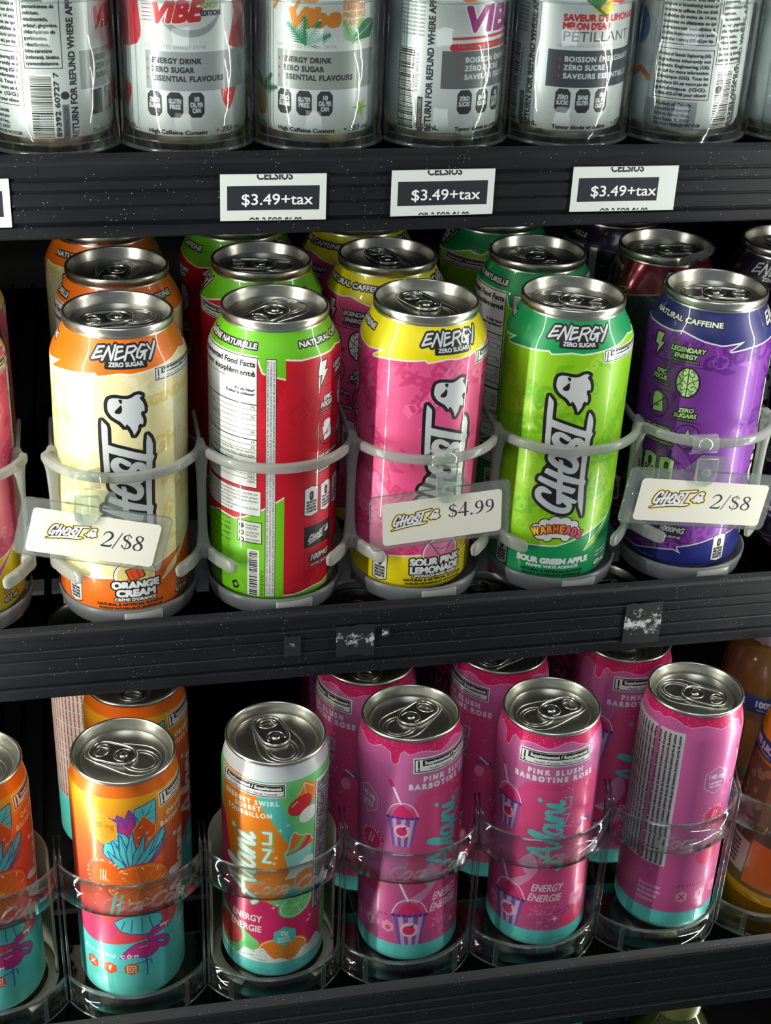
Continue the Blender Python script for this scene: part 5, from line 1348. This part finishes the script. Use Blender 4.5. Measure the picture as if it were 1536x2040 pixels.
def guard(lanes, label):
    """lanes: list of lane centres"""
    P = 77.2; H = P / 2; yf, R = -41.0, 39.9; zr = 86.6
    yj = yf + R - sqrt(R * R - H * H)
    root = empty('can_guard', (lanes[0], yf, zr), label, 'can rack', 'milky plastic can guards')
    mb = MB()
    for xc in lanes:
        mb.tube(arc_path(xc, H - .4, yf, R, zr, 26), 1, 10, sq=(3.6, 5.6))
    js = [xc - H for xc in lanes] + [lanes[-1] + H]
    for j, x in enumerate(js):
        lone_l, lone_r = j == 0, j == len(js) - 1
        if lone_l: x += 4
        if lone_r: x -= 4
        # flared node, post down, flare into the lower arms
        mb.tube([(x, yj - 3.4, zr - 5), (x, yj - 2.6, zr - 2), (x, yj - 1, zr + 1), (x, yj + 3, zr + 2.4)], [1.1, 1.35, 1.1, .7], 10, sq=(5, 6))
        mb.tube([(x, yj - 3.2, zr - 2), (x, yj - 2.2, zr - 9), (x, yj - 1.5, zr - 20), (x, yj - 1.2, zr - 36), (x, yj - 1.6, zr - 48), (x, yj - 2.6, zr - 56), (x, yj - 3, zr - 62)], [1.4, 1.1, .92, .9, 1.0, 1.35, 1.2], 10, sq=(5.4, 6))
        # side fins running to the rear
        mb.tube([(x, yj, zr - .5), (x, yj + 14, zr), (x, yj + 40, zr)], 1, 8, sq=(2.4, 4.6))
        am = asin((H - .4) / R)
        for s, ok in ((1, not lone_r), (-1, not lone_l)):
            if not ok: continue
            xc = (js[j] + H) if s > 0 else (js[j] - H)
            a_end = -.62 if s > 0 else .62
            pa = arc_path(xc, H - .4, yf + 1, R, 27, 14, -am * s, a_end)
            if lone_l or lone_r: pa = pa[1:]
            N = len(pa)
            pa = [(p[0], p[1], p[2] + 2.2 * (1 - i / (N - 1)) - .6 * (i / (N - 1))) for i, p in enumerate(pa)]
            w = [1.15] * 3 + [1.0] * (N - 5) + [.92, .6]
            mb.tube(pa, w[:N], 10, sq=(3.6, 8.2))
    me = mb.mesh('front_ring', M_MILK)
    o = link('front_ring', me, root, (-lanes[0], -yf, -zr))
    rm = o.modifiers.new('weld', 'REMESH'); rm.mode = 'VOXEL'; rm.voxel_size = .0008; rm.use_smooth_shade = True
    smo = o.modifiers.new('soften', 'SMOOTH'); smo.factor = .6; smo.iterations = 6
    cup = MB(); cup.lathe([(22, -2.6), (33.2, -2.8), (34.4, -1.2), (35.6, 4), (36.1, 8), (35.0, 8.2), (34.2, 4), (33.4, .2), (31, -.1), (22, -.1)], 60, a0=pi * .94, a1=pi * 2.06, closed=True)
    cme = cup.mesh('base_cup', M_MILK2)
    tabm = MB(); tabm.lathe([(36.3, .2), (37.6, .6), (38.3, 7.4), (37.2, 7.8)], 14, a0=pi * 1.5 - .1, a1=pi * 1.5 + .42, closed=True)
    tme = tabm.mesh('cup_clip', M_MILK)
    bar = MB(); bar.box(-3.4, 3.4, -14, 40, -5, 9); bme = bar.mesh('lane_divider', M_MILK2)
    cb = MB(); cb.box(lanes[0] - H - 2 - lanes[0], lanes[-1] + H + 2 - lanes[0], 9, 21, -6.6, -4.2); link('cross_plate', cb.mesh('cross_plate', M_MILK2), root, (0, -yf, -zr))
    for xc in lanes:
        link('base_cup', cme, root, (xc - lanes[0], -.8 - yf, -zr)); link('cup_clip', tme, root, (xc - lanes[0], -.8 - yf, -zr))
    for j, x in enumerate(js):
        if 0 < j < len(js) - 1: link('lane_divider', bme, root, (x - lanes[0], 12 - yf, -zr))
    return root


C0 = -60.4
guard([C0 + 77.2 * i for i in range(0, 5)], 'milky plastic guard ringing the five front cans of the middle shelf')
guard([C0 - 77.2 * 2 - 8, C0 - 77.2 - 8], 'milky plastic guard at the left picture edge around the pink can')

# ------------------------------------------------------------------ clear holders
def clear_arc(mb, half, yf, R, z0, z1, th=1.6, back=0, n=28, x0=0):
    """vertical wall following the arc, then straight back by «back»"""
    p = [(a, b) for a, b, _ in arc_path(0, half, yf, R, 0, n)]
    if back: p = [(p[0][0], p[0][1] + back)] + p + [(p[-1][0], p[-1][1] + back)]
    N = len(p); v = []
    for i, (x, y) in enumerate(p):
        a, b = p[max(0, i - 1)], p[min(N - 1, i + 1)]; L = hypot(b[0] - a[0], b[1] - a[1]); nx, ny = -(b[1] - a[1]) / L, (b[0] - a[0]) / L
        for d, z in ((0, z0), (th, z0), (th, z1), (0, z1)): v.append((x + nx * d + x0, y + ny * d, z))
    f = []
    for i in range(N - 1):
        for k in range(4): f.append((i * 4 + k, (i + 1) * 4 + k, (i + 1) * 4 + (k + 1) % 4, i * 4 + (k + 1) % 4))
    f += [(0, 1, 2, 3), tuple((N - 1) * 4 + k for k in (3, 2, 1, 0))]
    mb.add(v, f)


def proto_slim_holder():
    H = 37.6; yf = -39.2; R = 43.5
    root = bpy.data.objects.new('clear_can_holder', None); COL.objects.link(root)
    yj = yf + R - sqrt(R * R - H * H)
    up = MB(); clear_arc(up, H, yf, R, 73.4, 94, 1.6, 7); link('upper_band', up.mesh('upper_band', M_CLR), root)
    for z in (94, 73.6):
        lips = MB(); lips.tube([(p[0], p[1] + .8, z) for p in arc_path(0, H, yf, R, 0, 28)], .55, 6)
        link('band_lip', lips.mesh('band_lip', M_EDGE), root)
    lo = MB(); clear_arc(lo, H, yf + 1.2, R, -5, 12.4, 1.6); link('lower_rim', lo.mesh('lower_rim', M_CLR), root)
    for dy, z, r in ((.8, 12.6, .8), (4, 11, .4), (-.9, -4.8, .5)):
        l2 = MB(); l2.tube([(p[0], p[1] + dy, z) for p in arc_path(0, H - (2 if dy > 2 else 0), yf + 1.2, R, 0, 28)], r, 6)
        link('rim_lip', l2.mesh('rim_lip', M_EDGE), root)
    fl = MB(); pts = [(p[0], p[1] + 1.4) for p in arc_path(0, H, yf + 1.2, R, 0, 22)] + [(H, 20), (-H, 20)]
    k = len(pts); fl.add([(x, y, -1.6) for x, y in pts] + [(x, y, -.35) for x, y in pts], [tuple(range(k))[::-1], tuple(range(k, 2 * k))] + [(i, (i + 1) % k, k + (i + 1) % k, k + i) for i in range(k)], False)
    link('base_plate', fl.mesh('base_plate', M_CLR), root)
    for s in (-1, 1):
        ps = MB(); x = s * (H - .9)
        ps.tube([(x, yj + 2.5, -4.5), (x, yj + 2.5, 12), (x, yj + 2, 40), (x, yj + 2, 74), (x, yj + 4, 94), (x, yj + 12, 104)], [1, 1, .8, .9, 1.3, .8], 8, sq=(1.5, 4.4))
        link('side_post', ps.mesh('side_post', M_EDGE), root)
        rb = MB(); rb.box(s * 26 - 1.2, s * 26 + 1.2, yf + 9.0, yf + 10.6, -4.6, 11.5); link('rib', rb.mesh('rib', M_EDGE), root)
    # embossed maker's script wrapped on the band
    E = []; tcv = bpy.data.curves.new('t', 'FONT'); tcv.body = 'Coca-Cola'; tcv.size = 11.5; tcv.shear = .5; tcv.extrude = .3; tcv.bevel_depth = .12; tcv.resolution_u = 2; tcv.align_x = 'CENTER'; tcv.offset = -.05; tcv.space_character = .92
    o = bpy.data.objects.new('t', tcv); COL.objects.link(o); me = o.to_mesh()
    v = []
    for q in me.vertices:
        x, y, z = q.co; a = (x + 4) / R
        v.append(((R + z + .05) * sin(a), yf + R - (R + z + .05) * cos(a), 77.2 + y * 1.15))
    f = [tuple(p.vertices) for p in me.polygons]; o.to_mesh_clear(); bpy.data.objects.remove(o)
    mb = MB(); mb.add(v, f, False); link('embossed_script', mb.mesh('embossed_script', M_SCR), root)
    return root


def copy_tree(o):
    r = o.copy(); COL.objects.link(r)
    for ch in o.children:
        c = ch.copy(); COL.objects.link(c); c.parent = r
        for g in ch.children:
            d = g.copy(); COL.objects.link(d); d.parent = c
    return r


SL = proto_slim_holder()
who = ['cut off at the left picture edge, bottom shelf', 'around the front orange flamingo can', 'around the white-topped sherbet can', 'around the pink can with the striped cup drawing', 'around the forward-facing pink can with teal script', 'around the pink can with the grey text panel', 'around the leaning orange juice bottle', 'beyond the right picture edge, bottom shelf']
for i, w in enumerate(who):
    o = SL if i == 0 else copy_tree(SL)
    o.location = Vector((-68.5 - 76 + 76.0 * i, -58, -214.14)) * MM
    o['label'] = 'clear plastic holder with raised script ' + w; o['category'] = 'can holder'; o['group'] = 'clear can holders on the bottom shelf'


def proto_tall_wall():
    root = bpy.data.objects.new('clear_can_holder', None); COL.objects.link(root)
    H = 31.0; yf = -32; R = 33.2
    m = MB(); clear_arc(m, H, yf, R, -1.5, 66, 1.5, 12, 34); link('curved_wall', m.mesh('curved_wall', M_CLR1), root)
    for dy, z, r in ((.7, 66, .8), (.1, -.6, 1.0), (2.0, 3.2, .45)):
        l = MB(); l.tube([(p[0], p[1] + dy, z) for p in arc_path(0, H - (1 if dy == 2.0 else 0), yf, R, 0, 30)], r, 6)
        link('wall_lip', l.mesh('wall_lip', M_EDGE), root)
    yj = yf + R - sqrt(R * R - H * H)
    for s in (-1, 1):
        ps = MB(); ps.tube([(s * (H - .7), yj + 1, -1), (s * (H - .7), yj + 1, 66)], 1, 8, sq=(1.2, 2.2)); link('wall_edge', ps.mesh('wall_edge', M_EDGE), root)
        ps = MB(); ps.tube([(s * (H - 5.2), yf + 13.5, 0), (s * (H - 5.2), yf + 13.5, 66)], .42, 6); link('wall_ridge', ps.mesh('wall_ridge', M_EDGE), root)
    return root


TW = proto_tall_wall()
who = ['at the far left of the top shelf', 'in front of the red-lettered silver can', 'in front of the silver can with orange script', 'in front of the silver can with purple lettering', 'in front of the dark-banded silver can', 'in front of the silver can turned to its barcode', 'at the right picture edge of the top shelf']
for i, w in enumerate(who):
    o = TW if i == 0 else copy_tree(TW)
    o.location = Vector((-20.8 + 62.9 * (i - 1), 37, 231)) * MM
    o['label'] = 'tall clear curved plastic holder ' + w; o['category'] = 'can holder'; o['group'] = 'clear can holders on the top shelf'

# beige pushers behind the last cans of two lanes
for x, y, lb in ((8.8, -55.4, 'beige curved pusher behind the white-topped sherbet can'), (-147, -56, 'beige curved pusher behind the leftmost orange can')):
    m = MB(); m.lathe([(34, 1), (35.4, 1), (35.4, 84), (34, 84)], 30, a0=-.1, a1=pi + .1, closed=True)
    r = empty('pusher', (x, y, Z3), lb, 'can pusher', 'beige lane pushers on the bottom shelf')
    link('curved_paddle', m.mesh('curved_paddle', M_BEIGE), r)
    m = MB(); m.lathe([(29.6, .1), (35.4, .1), (35.4, 1.4), (29.6, 1.4)], 40, a0=-pi * .3, a1=pi * 1.3, closed=True); link('foot', m.mesh('foot', M_BEIGE), r)

# ------------------------------------------------------------------ hanging price tags
SERIF = {
    '2': (.52, [([(.04, .74), (.1, .9), (.24, 1.0), (.38, .93), (.44, .76), (.38, .56), (.22, .32), (.06, .1)], [.05, .06, .09, .13, .14, .12, .06, .05]), ([(.04, .05), (.4, .05), (.48, .2)], [.12, .12, .03])]),
    '/': (.36, [([(.03, -.06), (.33, 1.02)], [.06, .06])]),
    '$': (.54, [([(.42, .8), (.34, .92), (.2, .92), (.1, .78), (.14, .62), (.3, .5), (.42, .36), (.42, .18), (.3, .04), (.14, .06), (.06, .2)], [.06, .06, .07, .11, .13, .14, .14, .11, .07, .06, .09]), ([(.22, -.1), (.3, 1.08)], [.035, .035])]),
    '8': (.54, [([(.26, .98), (.13, .9), (.12, .74), (.22, .58), (.36, .42), (.42, .24), (.36, .06), (.24, 0), (.1, .08), (.06, .24), (.14, .42), (.28, .54), (.38, .7), (.38, .88), (.26, .98)], [.05, .09, .12, .13, .14, .13, .09, .05, .1, .12, .08, .05, .09, .11, .05])]),
    '4': (.56, [([(.36, 1.0), (.36, .02)], [.15, .15]), ([(.36, .98), (.04, .34), (.04, .3)], [.05, .05, .05]), ([(.02, .28), (.5, .28)], [.1, .1])]),
    '.': (.27, [([(.12, .07), (.13, .07)], [.16, .16])]),
    '9': (.54, [([(.4, .66), (.36, .9), (.24, .98), (.12, .9), (.08, .68), (.14, .5), (.26, .44), (.38, .54)], [.13, .1, .05, .1, .14, .1, .05, .05]), ([(.4, .7), (.42, .5), (.34, .24), (.2, .08), (.06, .01)], [.12, .14, .13, .08, .03])]),
}


def serif(cv, t, x, y, h, col, sx=1.0):
    for ch in t:
        w, S = SERIF[ch]
        for pts, ws in S:
            P = smooth([(x + a * h * sx, y + b * h) for a, b in pts], 5) if len(pts) > 2 and ch not in '4/' else [(x + a * h * sx, y + b * h) for a, b in pts]
            cv.stroke(P, [q * h * 1.05 for q in ws], col)
        x += w * h * sx
    return x


def price_tag(cx, cz, ang, pw, ph, lw, lh, ldx, ldz, price, clipx, label, shear=0.0, layout='A'):
    """cx,cz centre of the plate; ang clockwise tilt in degrees; clip hangs on the ring"""
    Y = -48.2
    root = empty('hanging_price_tag', (clipx, -46, 90), label, 'price tag', 'price tags clipped to the milky guard')
    cv = Canvas(lw, lh, 16, (224, 222, 210), x0=0)
    # emblem, turned to read left to right
    gx, L, tx0, th = {'A': (8, 24, 34.6, 8.2), 'B': (3.8, 25.5, 33.4, 7.4), 'C': (7, 30, 41.2, 8.0)}[layout]
    k = L / 84.0; gz = lh * .42
    draw_ghost_logo(cv, lambda p: (gx + (127 - p[1]) * -k + 84 * k, gz + (-p[0] - 3) * k + 3.0 + ((127 - p[1]) * -k + 84 * k) * .10), sc=k, fill=(226, 224, 226), ink=(66, 52, 44), halo=(236, 222, 130), grow=1.5 * k * 1.2)
    serif(cv, price, tx0, lh * .40 + {'A': -1.4, 'B': 2.0, 'C': -.6}[layout], th, (48, 46, 56), {'A': 1.3, 'B': 1.36, 'C': 1.5}[layout])
    m = print_mat('tag_paper_print', cv, .6)
    a = -radians(ang); ca, sa = cos(a), sin(a)
    R = Matrix.Rotation(-a, 3, 'Y')

    def place(me, nm, dx, dz, y, **kw):
        X = cx + dx * ca - dz * sa; Z = cz + dx * sa + dz * ca
        return link(nm, me, root, (X - clipx, y + 46, Z - 90), (0, -a, 0), **kw)

    def rr(w, h, r, y0, y1, sh=0):
        P = []
        for sx, sz, a0 in ((1, 1, 0), (-1, 1, pi / 2), (-1, -1, pi), (1, -1, 1.5 * pi)):
            for i in range(5):
                t = a0 + pi / 2 * i / 4; x = sx * (w / 2 - r) + r * cos(t); z = sz * (h / 2 - r) + r * sin(t); P.append((x + sh * z, z))
        n = len(P)
        v = [(x, y0, z) for x, z in P] + [(x, y1, z) for x, z in P]
        f = [tuple(range(n))[::-1], tuple(range(n, 2 * n))] + [(i, (i + 1) % n, n + (i + 1) % n, n + i) for i in range(n)]
        return P, v, f
    P, v, f = rr(pw, ph, 3, -.35, .35, shear)
    mb = MB(); mb.add(v, f, False)
    mb2 = MB(); mb2.tube([(x, 0, z) for x, z in P], .5, 6, closed=True)
    pl = place(mb.mesh('sign_plate', M_TAGP), 'sign_plate', 0, 0, Y)
    link('plate_edge', mb2.mesh('plate_edge', M_EDGE), pl)
    h1 = MB(); h1.tube([(pw / 2 * .0 + (-pw / 2 + 5) + 1.6 * cos(t), -.4, 2 + 1.6 * sin(t)) for t in [2 * pi * i / 16 for i in range(16)]], .25, 5, closed=True); link('punched_ring', h1.mesh('punched_ring', M_EDGE), pl)
    # gusset rising to the clip
    tx = (clipx - cx) * ca; g = MB(); hz = ph / 2
    tri = [(tx - 14, hz - .6), (tx + 14, hz - .6), (tx + 7.6, hz + 9), (tx - 6, hz + 9)]
    vv = [(x, -.3, z) for x, z in tri] + [(x, .3, z) for x, z in tri]
    g.add(vv, [(3, 2, 1, 0), (4, 5, 6, 7), (0, 1, 5, 4), (1, 2, 6, 5), (2, 3, 7, 6), (3, 0, 4, 7)], False)
    place(g.mesh('gusset', M_TAGP), 'gusset', 0, 0, Y - .05)
    P, v, f = rr(lw, lh, 2, -.14, .14, shear)
    uvf = [[(P[i][0] / lw + .5 - shear * P[i][1] / lw, P[i][1] / lh + .5) for i in range(len(P))]]
    n = len(P); front = tuple(range(n)); faces = [front[::-1], tuple(range(n, 2 * n))] + f[2:]
    uv = [uvf[0][::-1], [(0.01, .01)] * n] + [[(.01, .01)] * 4] * n
    me = mesh_from('paper_label', v, faces, (m,), uv, smoothf=False)
    bm = bmesh.new(); bm.from_mesh(me); bmesh.ops.recalc_face_normals(bm, faces=bm.faces); bm.to_mesh(me); bm.free()
    place(me, 'paper_label', ldx, ldz, Y - .65)
    # clip: sleeve over the ring and a rounded tongue with a rivet
    c = MB(); w = 14.6; prof = []
    for i in range(15):
        t = -.9 + (pi * 1.25) * i / 14; prof.append((-41 - 4.4 * sin(t) * 1.0, 86.9 + 5.2 * cos(t)))
    inner = [(-41 + (y + 41) * .84, 86.9 + (z - 86.9) * .86) for y, z in prof][::-1]
    pr = prof + inner; N = len(pr)
    vv = [(clipx - w / 2, y, z) for y, z in pr] + [(clipx + w / 2, y, z) for y, z in pr]
    ff = [(i, i + 1, N + i + 1, N + i) for i in range(N - 1)] + [(N - 1, 0, N, 2 * N - 1), tuple(range(N))[::-1], tuple(range(N, 2 * N))]
    c.add(vv, ff)
    co = link('clip_sleeve', c.mesh('clip_sleeve', M_CLIP), root, (-clipx, 46, -90))
    t_ = MB(); pts = [(-5.6, 4), (5.6, 4)] + [(5.6 * cos(q), -6 + 5.6 * sin(q)) for q in [-pi * i / 12 for i in range(13)]]
    n = len(pts); vv = [(x, -.6, z) for x, z in pts] + [(x, .5, z) for x, z in pts]
    t_.add(vv, [tuple(range(n))[::-1], tuple(range(n, 2 * n))] + [(i, (i + 1) % n, n + (i + 1) % n, n + i) for i in range(n)], False)
    t_.tube([(x, -.6, z) for x, z in pts], .55, 6, closed=True)
    t_.lathe([(2.6, 0), (2.3, .7), (1.2, 1.0), (0, 1.05)], 14)
    # lathe is upright; lay the rivet down
    nv = 14 * 4
    for i in range(len(t_.v) - nv, len(t_.v)): x, y, z = t_.v[i]; t_.v[i] = (x, -.6 - z, y - 4)
    link('clip_tongue', t_.mesh('clip_tongue', M_CLIP), root, (0, -3.4, -11.5), (0, radians(ang * .3), 0))
    return root


price_tag(-77.1, 60.4, 13.6, 71, 30.8, 61.4, 23.8, .5, -1.1, '2/$8', -79.2, 'clear hanging tag reading 2/$8 before the cream and orange can', .02)
price_tag(94.7, 58.6, -4.6, 71.8, 31.2, 61.4, 23.9, 1.1, -1.0, '$4.99', 97.2, 'clear hanging tag reading $4.99 before the pink can', .03, 'B')
price_tag(233.2, 58.5, 7.4, 82.6, 32.2, 71.8, 24.2, 2.0, -1.6, '2/$8', 234.6, 'clear hanging tag reading 2/$8 before the purple can', 0, 'C')

# ------------------------------------------------------------------ juice bottles
def juice_bottle(x, y, z, tx, spin, label, juice, H=158):
    root = empty('juice_bottle', (x, y, z), label, 'juice bottle', 'juice bottles at the right of the bottom shelf', rot=(0, tx, spin))
    pr = [(0, 3), (14, 2.2), (22, .2), (26, .8), (29.4, 4), (31, 10), (31.2, 40), (31, 60), (30.8, 95), (31, 112), (29.6, 121), (26.4, 129.6), (21.5, 136), (19, 138.4), (18, 141)]
    mb = MB(); mb.lathe(pr, 64); link('juice_body', mb.mesh('juice_body', juice), root)
    cp = MB(); N = 60; v = []
    for i in range(N):
        t = 2 * pi * i / N; r = 20 + (.35 if i % 2 else -.15)
        v += [(17.6 * cos(t), 17.6 * sin(t), 139.6), (r * cos(t), r * sin(t), 140.2), (r * cos(t), r * sin(t), H - 1), (19 * cos(t), 19 * sin(t), H), (0, 0, H)]
    f = [(i * 5 + k, ((i + 1) % N) * 5 + k, ((i + 1) % N) * 5 + k + 1, i * 5 + k + 1) for i in range(N) for k in range(4)]
    cp.add(v, f); link('cap', cp.mesh('cap', M_CAPW), root)

    def wrap(nm, cv, z0, z1, r):
        lb = MB(); lb.lathe([(r, z0), (r + .15, z0 + .3), (r + .15, z1 - .3), (r, z1)], 72); me = lb.mesh(nm, print_mat('juice_' + nm, cv, .35, coat=.4))
        ul = me.uv_layers.new(name='UVMap')
        for p in me.polygons:
            A = [atan2(me.vertices[i].co.x, -me.vertices[i].co.y) / (2 * pi) + .5 for i in p.vertices]
            if max(A) - min(A) > .5: A = [a + 1 if a < .5 else a for a in A]
            for li, vi, a in zip(p.loop_indices, p.vertices, A): ul.data[li].uv = (a, (me.vertices[vi].co.z / MM - z0) / (z1 - z0))
        link(nm, me, root)
    W = 2 * pi * 31.4
    cv = Canvas(W, 84, 6, (108, 82, 58))
    rn = random.Random(3)
    cv.rect(-100, 0, 100, 30, (126, 98, 56))
    for i in range(26):
        cv.ellipse(rn.uniform(-60, -36), rn.uniform(40, 80), rn.uniform(1, 3), rn.uniform(1, 3), (160, 116, 80))
    cv.rect(-56, 8, -36, 30, (214, 190, 172))
    for i in range(6): cv.text('INGRÉDIENTS: EAU FILTRÉE', (-54, 11 + 3 * i), 1.5, (70, 50, 44), wid=11, bold=.12)
    for i in range(6): cv.text('WATER, FRUIT JUICES FROM CONCENTRATE', (-55, 32 + 2.3 * i), 1.4, (96, 54, 26), wid=19, bold=.12)
    cv.rect(-35, 3, 10, 34, (240, 112, 34)); cv.rect(-35, 44, 12, 80, (150, 104, 56))
    wrap('wrap_label', cv, 12, 96, 31.35)
    cb = Canvas(2 * pi * 31.3, 12, 7, (46, 74, 128))
    for k in range(6): cb.text('100% JUICE', (-98 + 33 * k, 4.6), 4.2, (222, 228, 236), wid=27, bold=.35); cb.text('WITH ADDED INGREDIENTS', (-96 + 33 * k, 1.6), 1.4, (170, 184, 205), wid=22, bold=.08)
    wrap('neck_band', cb, 98, 110, 31.2)
    return root


J1 = pmat('juice_shaded', (132, 100, 50), .14, coat=.8, spec=.5); J2 = pmat('juice_lit', (226, 156, 24), .14, coat=.8)  # same juice twice: shaded tone for the rear bottle, lit tone in front
M_CAPW = pmat('white_cap_plastic', (214, 220, 228), .35)
juice_bottle(317.5, -52, Z3, radians(6), 0, 'orange juice bottle leaning right, front one at the right picture edge', J2)
juice_bottle(331, 14.5, Z3, 0, .3, 'shade-toned juice bottle with white cap, standing upright behind the leaning one', J1)

# ------------------------------------------------------------------ bottles just showing below the lowest rail
def low_bottle(x, y, col, capc, label, H=190):
    root = empty('dark_bottle', (x, y, -440), label, 'bottle', 'bottles under the lowest rail')
    mb = MB(); mb.lathe([(0, 3), (20, 1), (26, 0), (29, 4), (30, 10), (30, 120), (27, 138), (18, 156), (13, 166), (12.6, H - 12)], 48); link('bottle_body', mb.mesh('bottle_body', pmat('dark_bottle_glass', col, .1, coat=.8)), root)
    c = MB(); N = 40; v = []
    for i in range(N):
        t = 2 * pi * i / N; r = 14.6 + (.3 if i % 2 else 0)
        v += [(r * cos(t), r * sin(t), H - 14), (r * cos(t), r * sin(t), H - 1.5), (13 * cos(t), 13 * sin(t), H), (0, 0, H)]
    c.add(v, [(i * 4 + k, ((i + 1) % N) * 4 + k, ((i + 1) % N) * 4 + k + 1, i * 4 + k + 1) for i in range(N) for k in range(3)])
    link('cap', c.mesh('cap', pmat('cap_plastic', capc, .35)), root)
low_bottle(254, -84, (50, 58, 30), (104, 112, 52), 'olive capped bottle below the lowest rail at right', 180)
low_bottle(178, -84, (16, 52, 56), (22, 84, 88), 'teal capped bottle below the lowest rail, left of the olive one', 177)
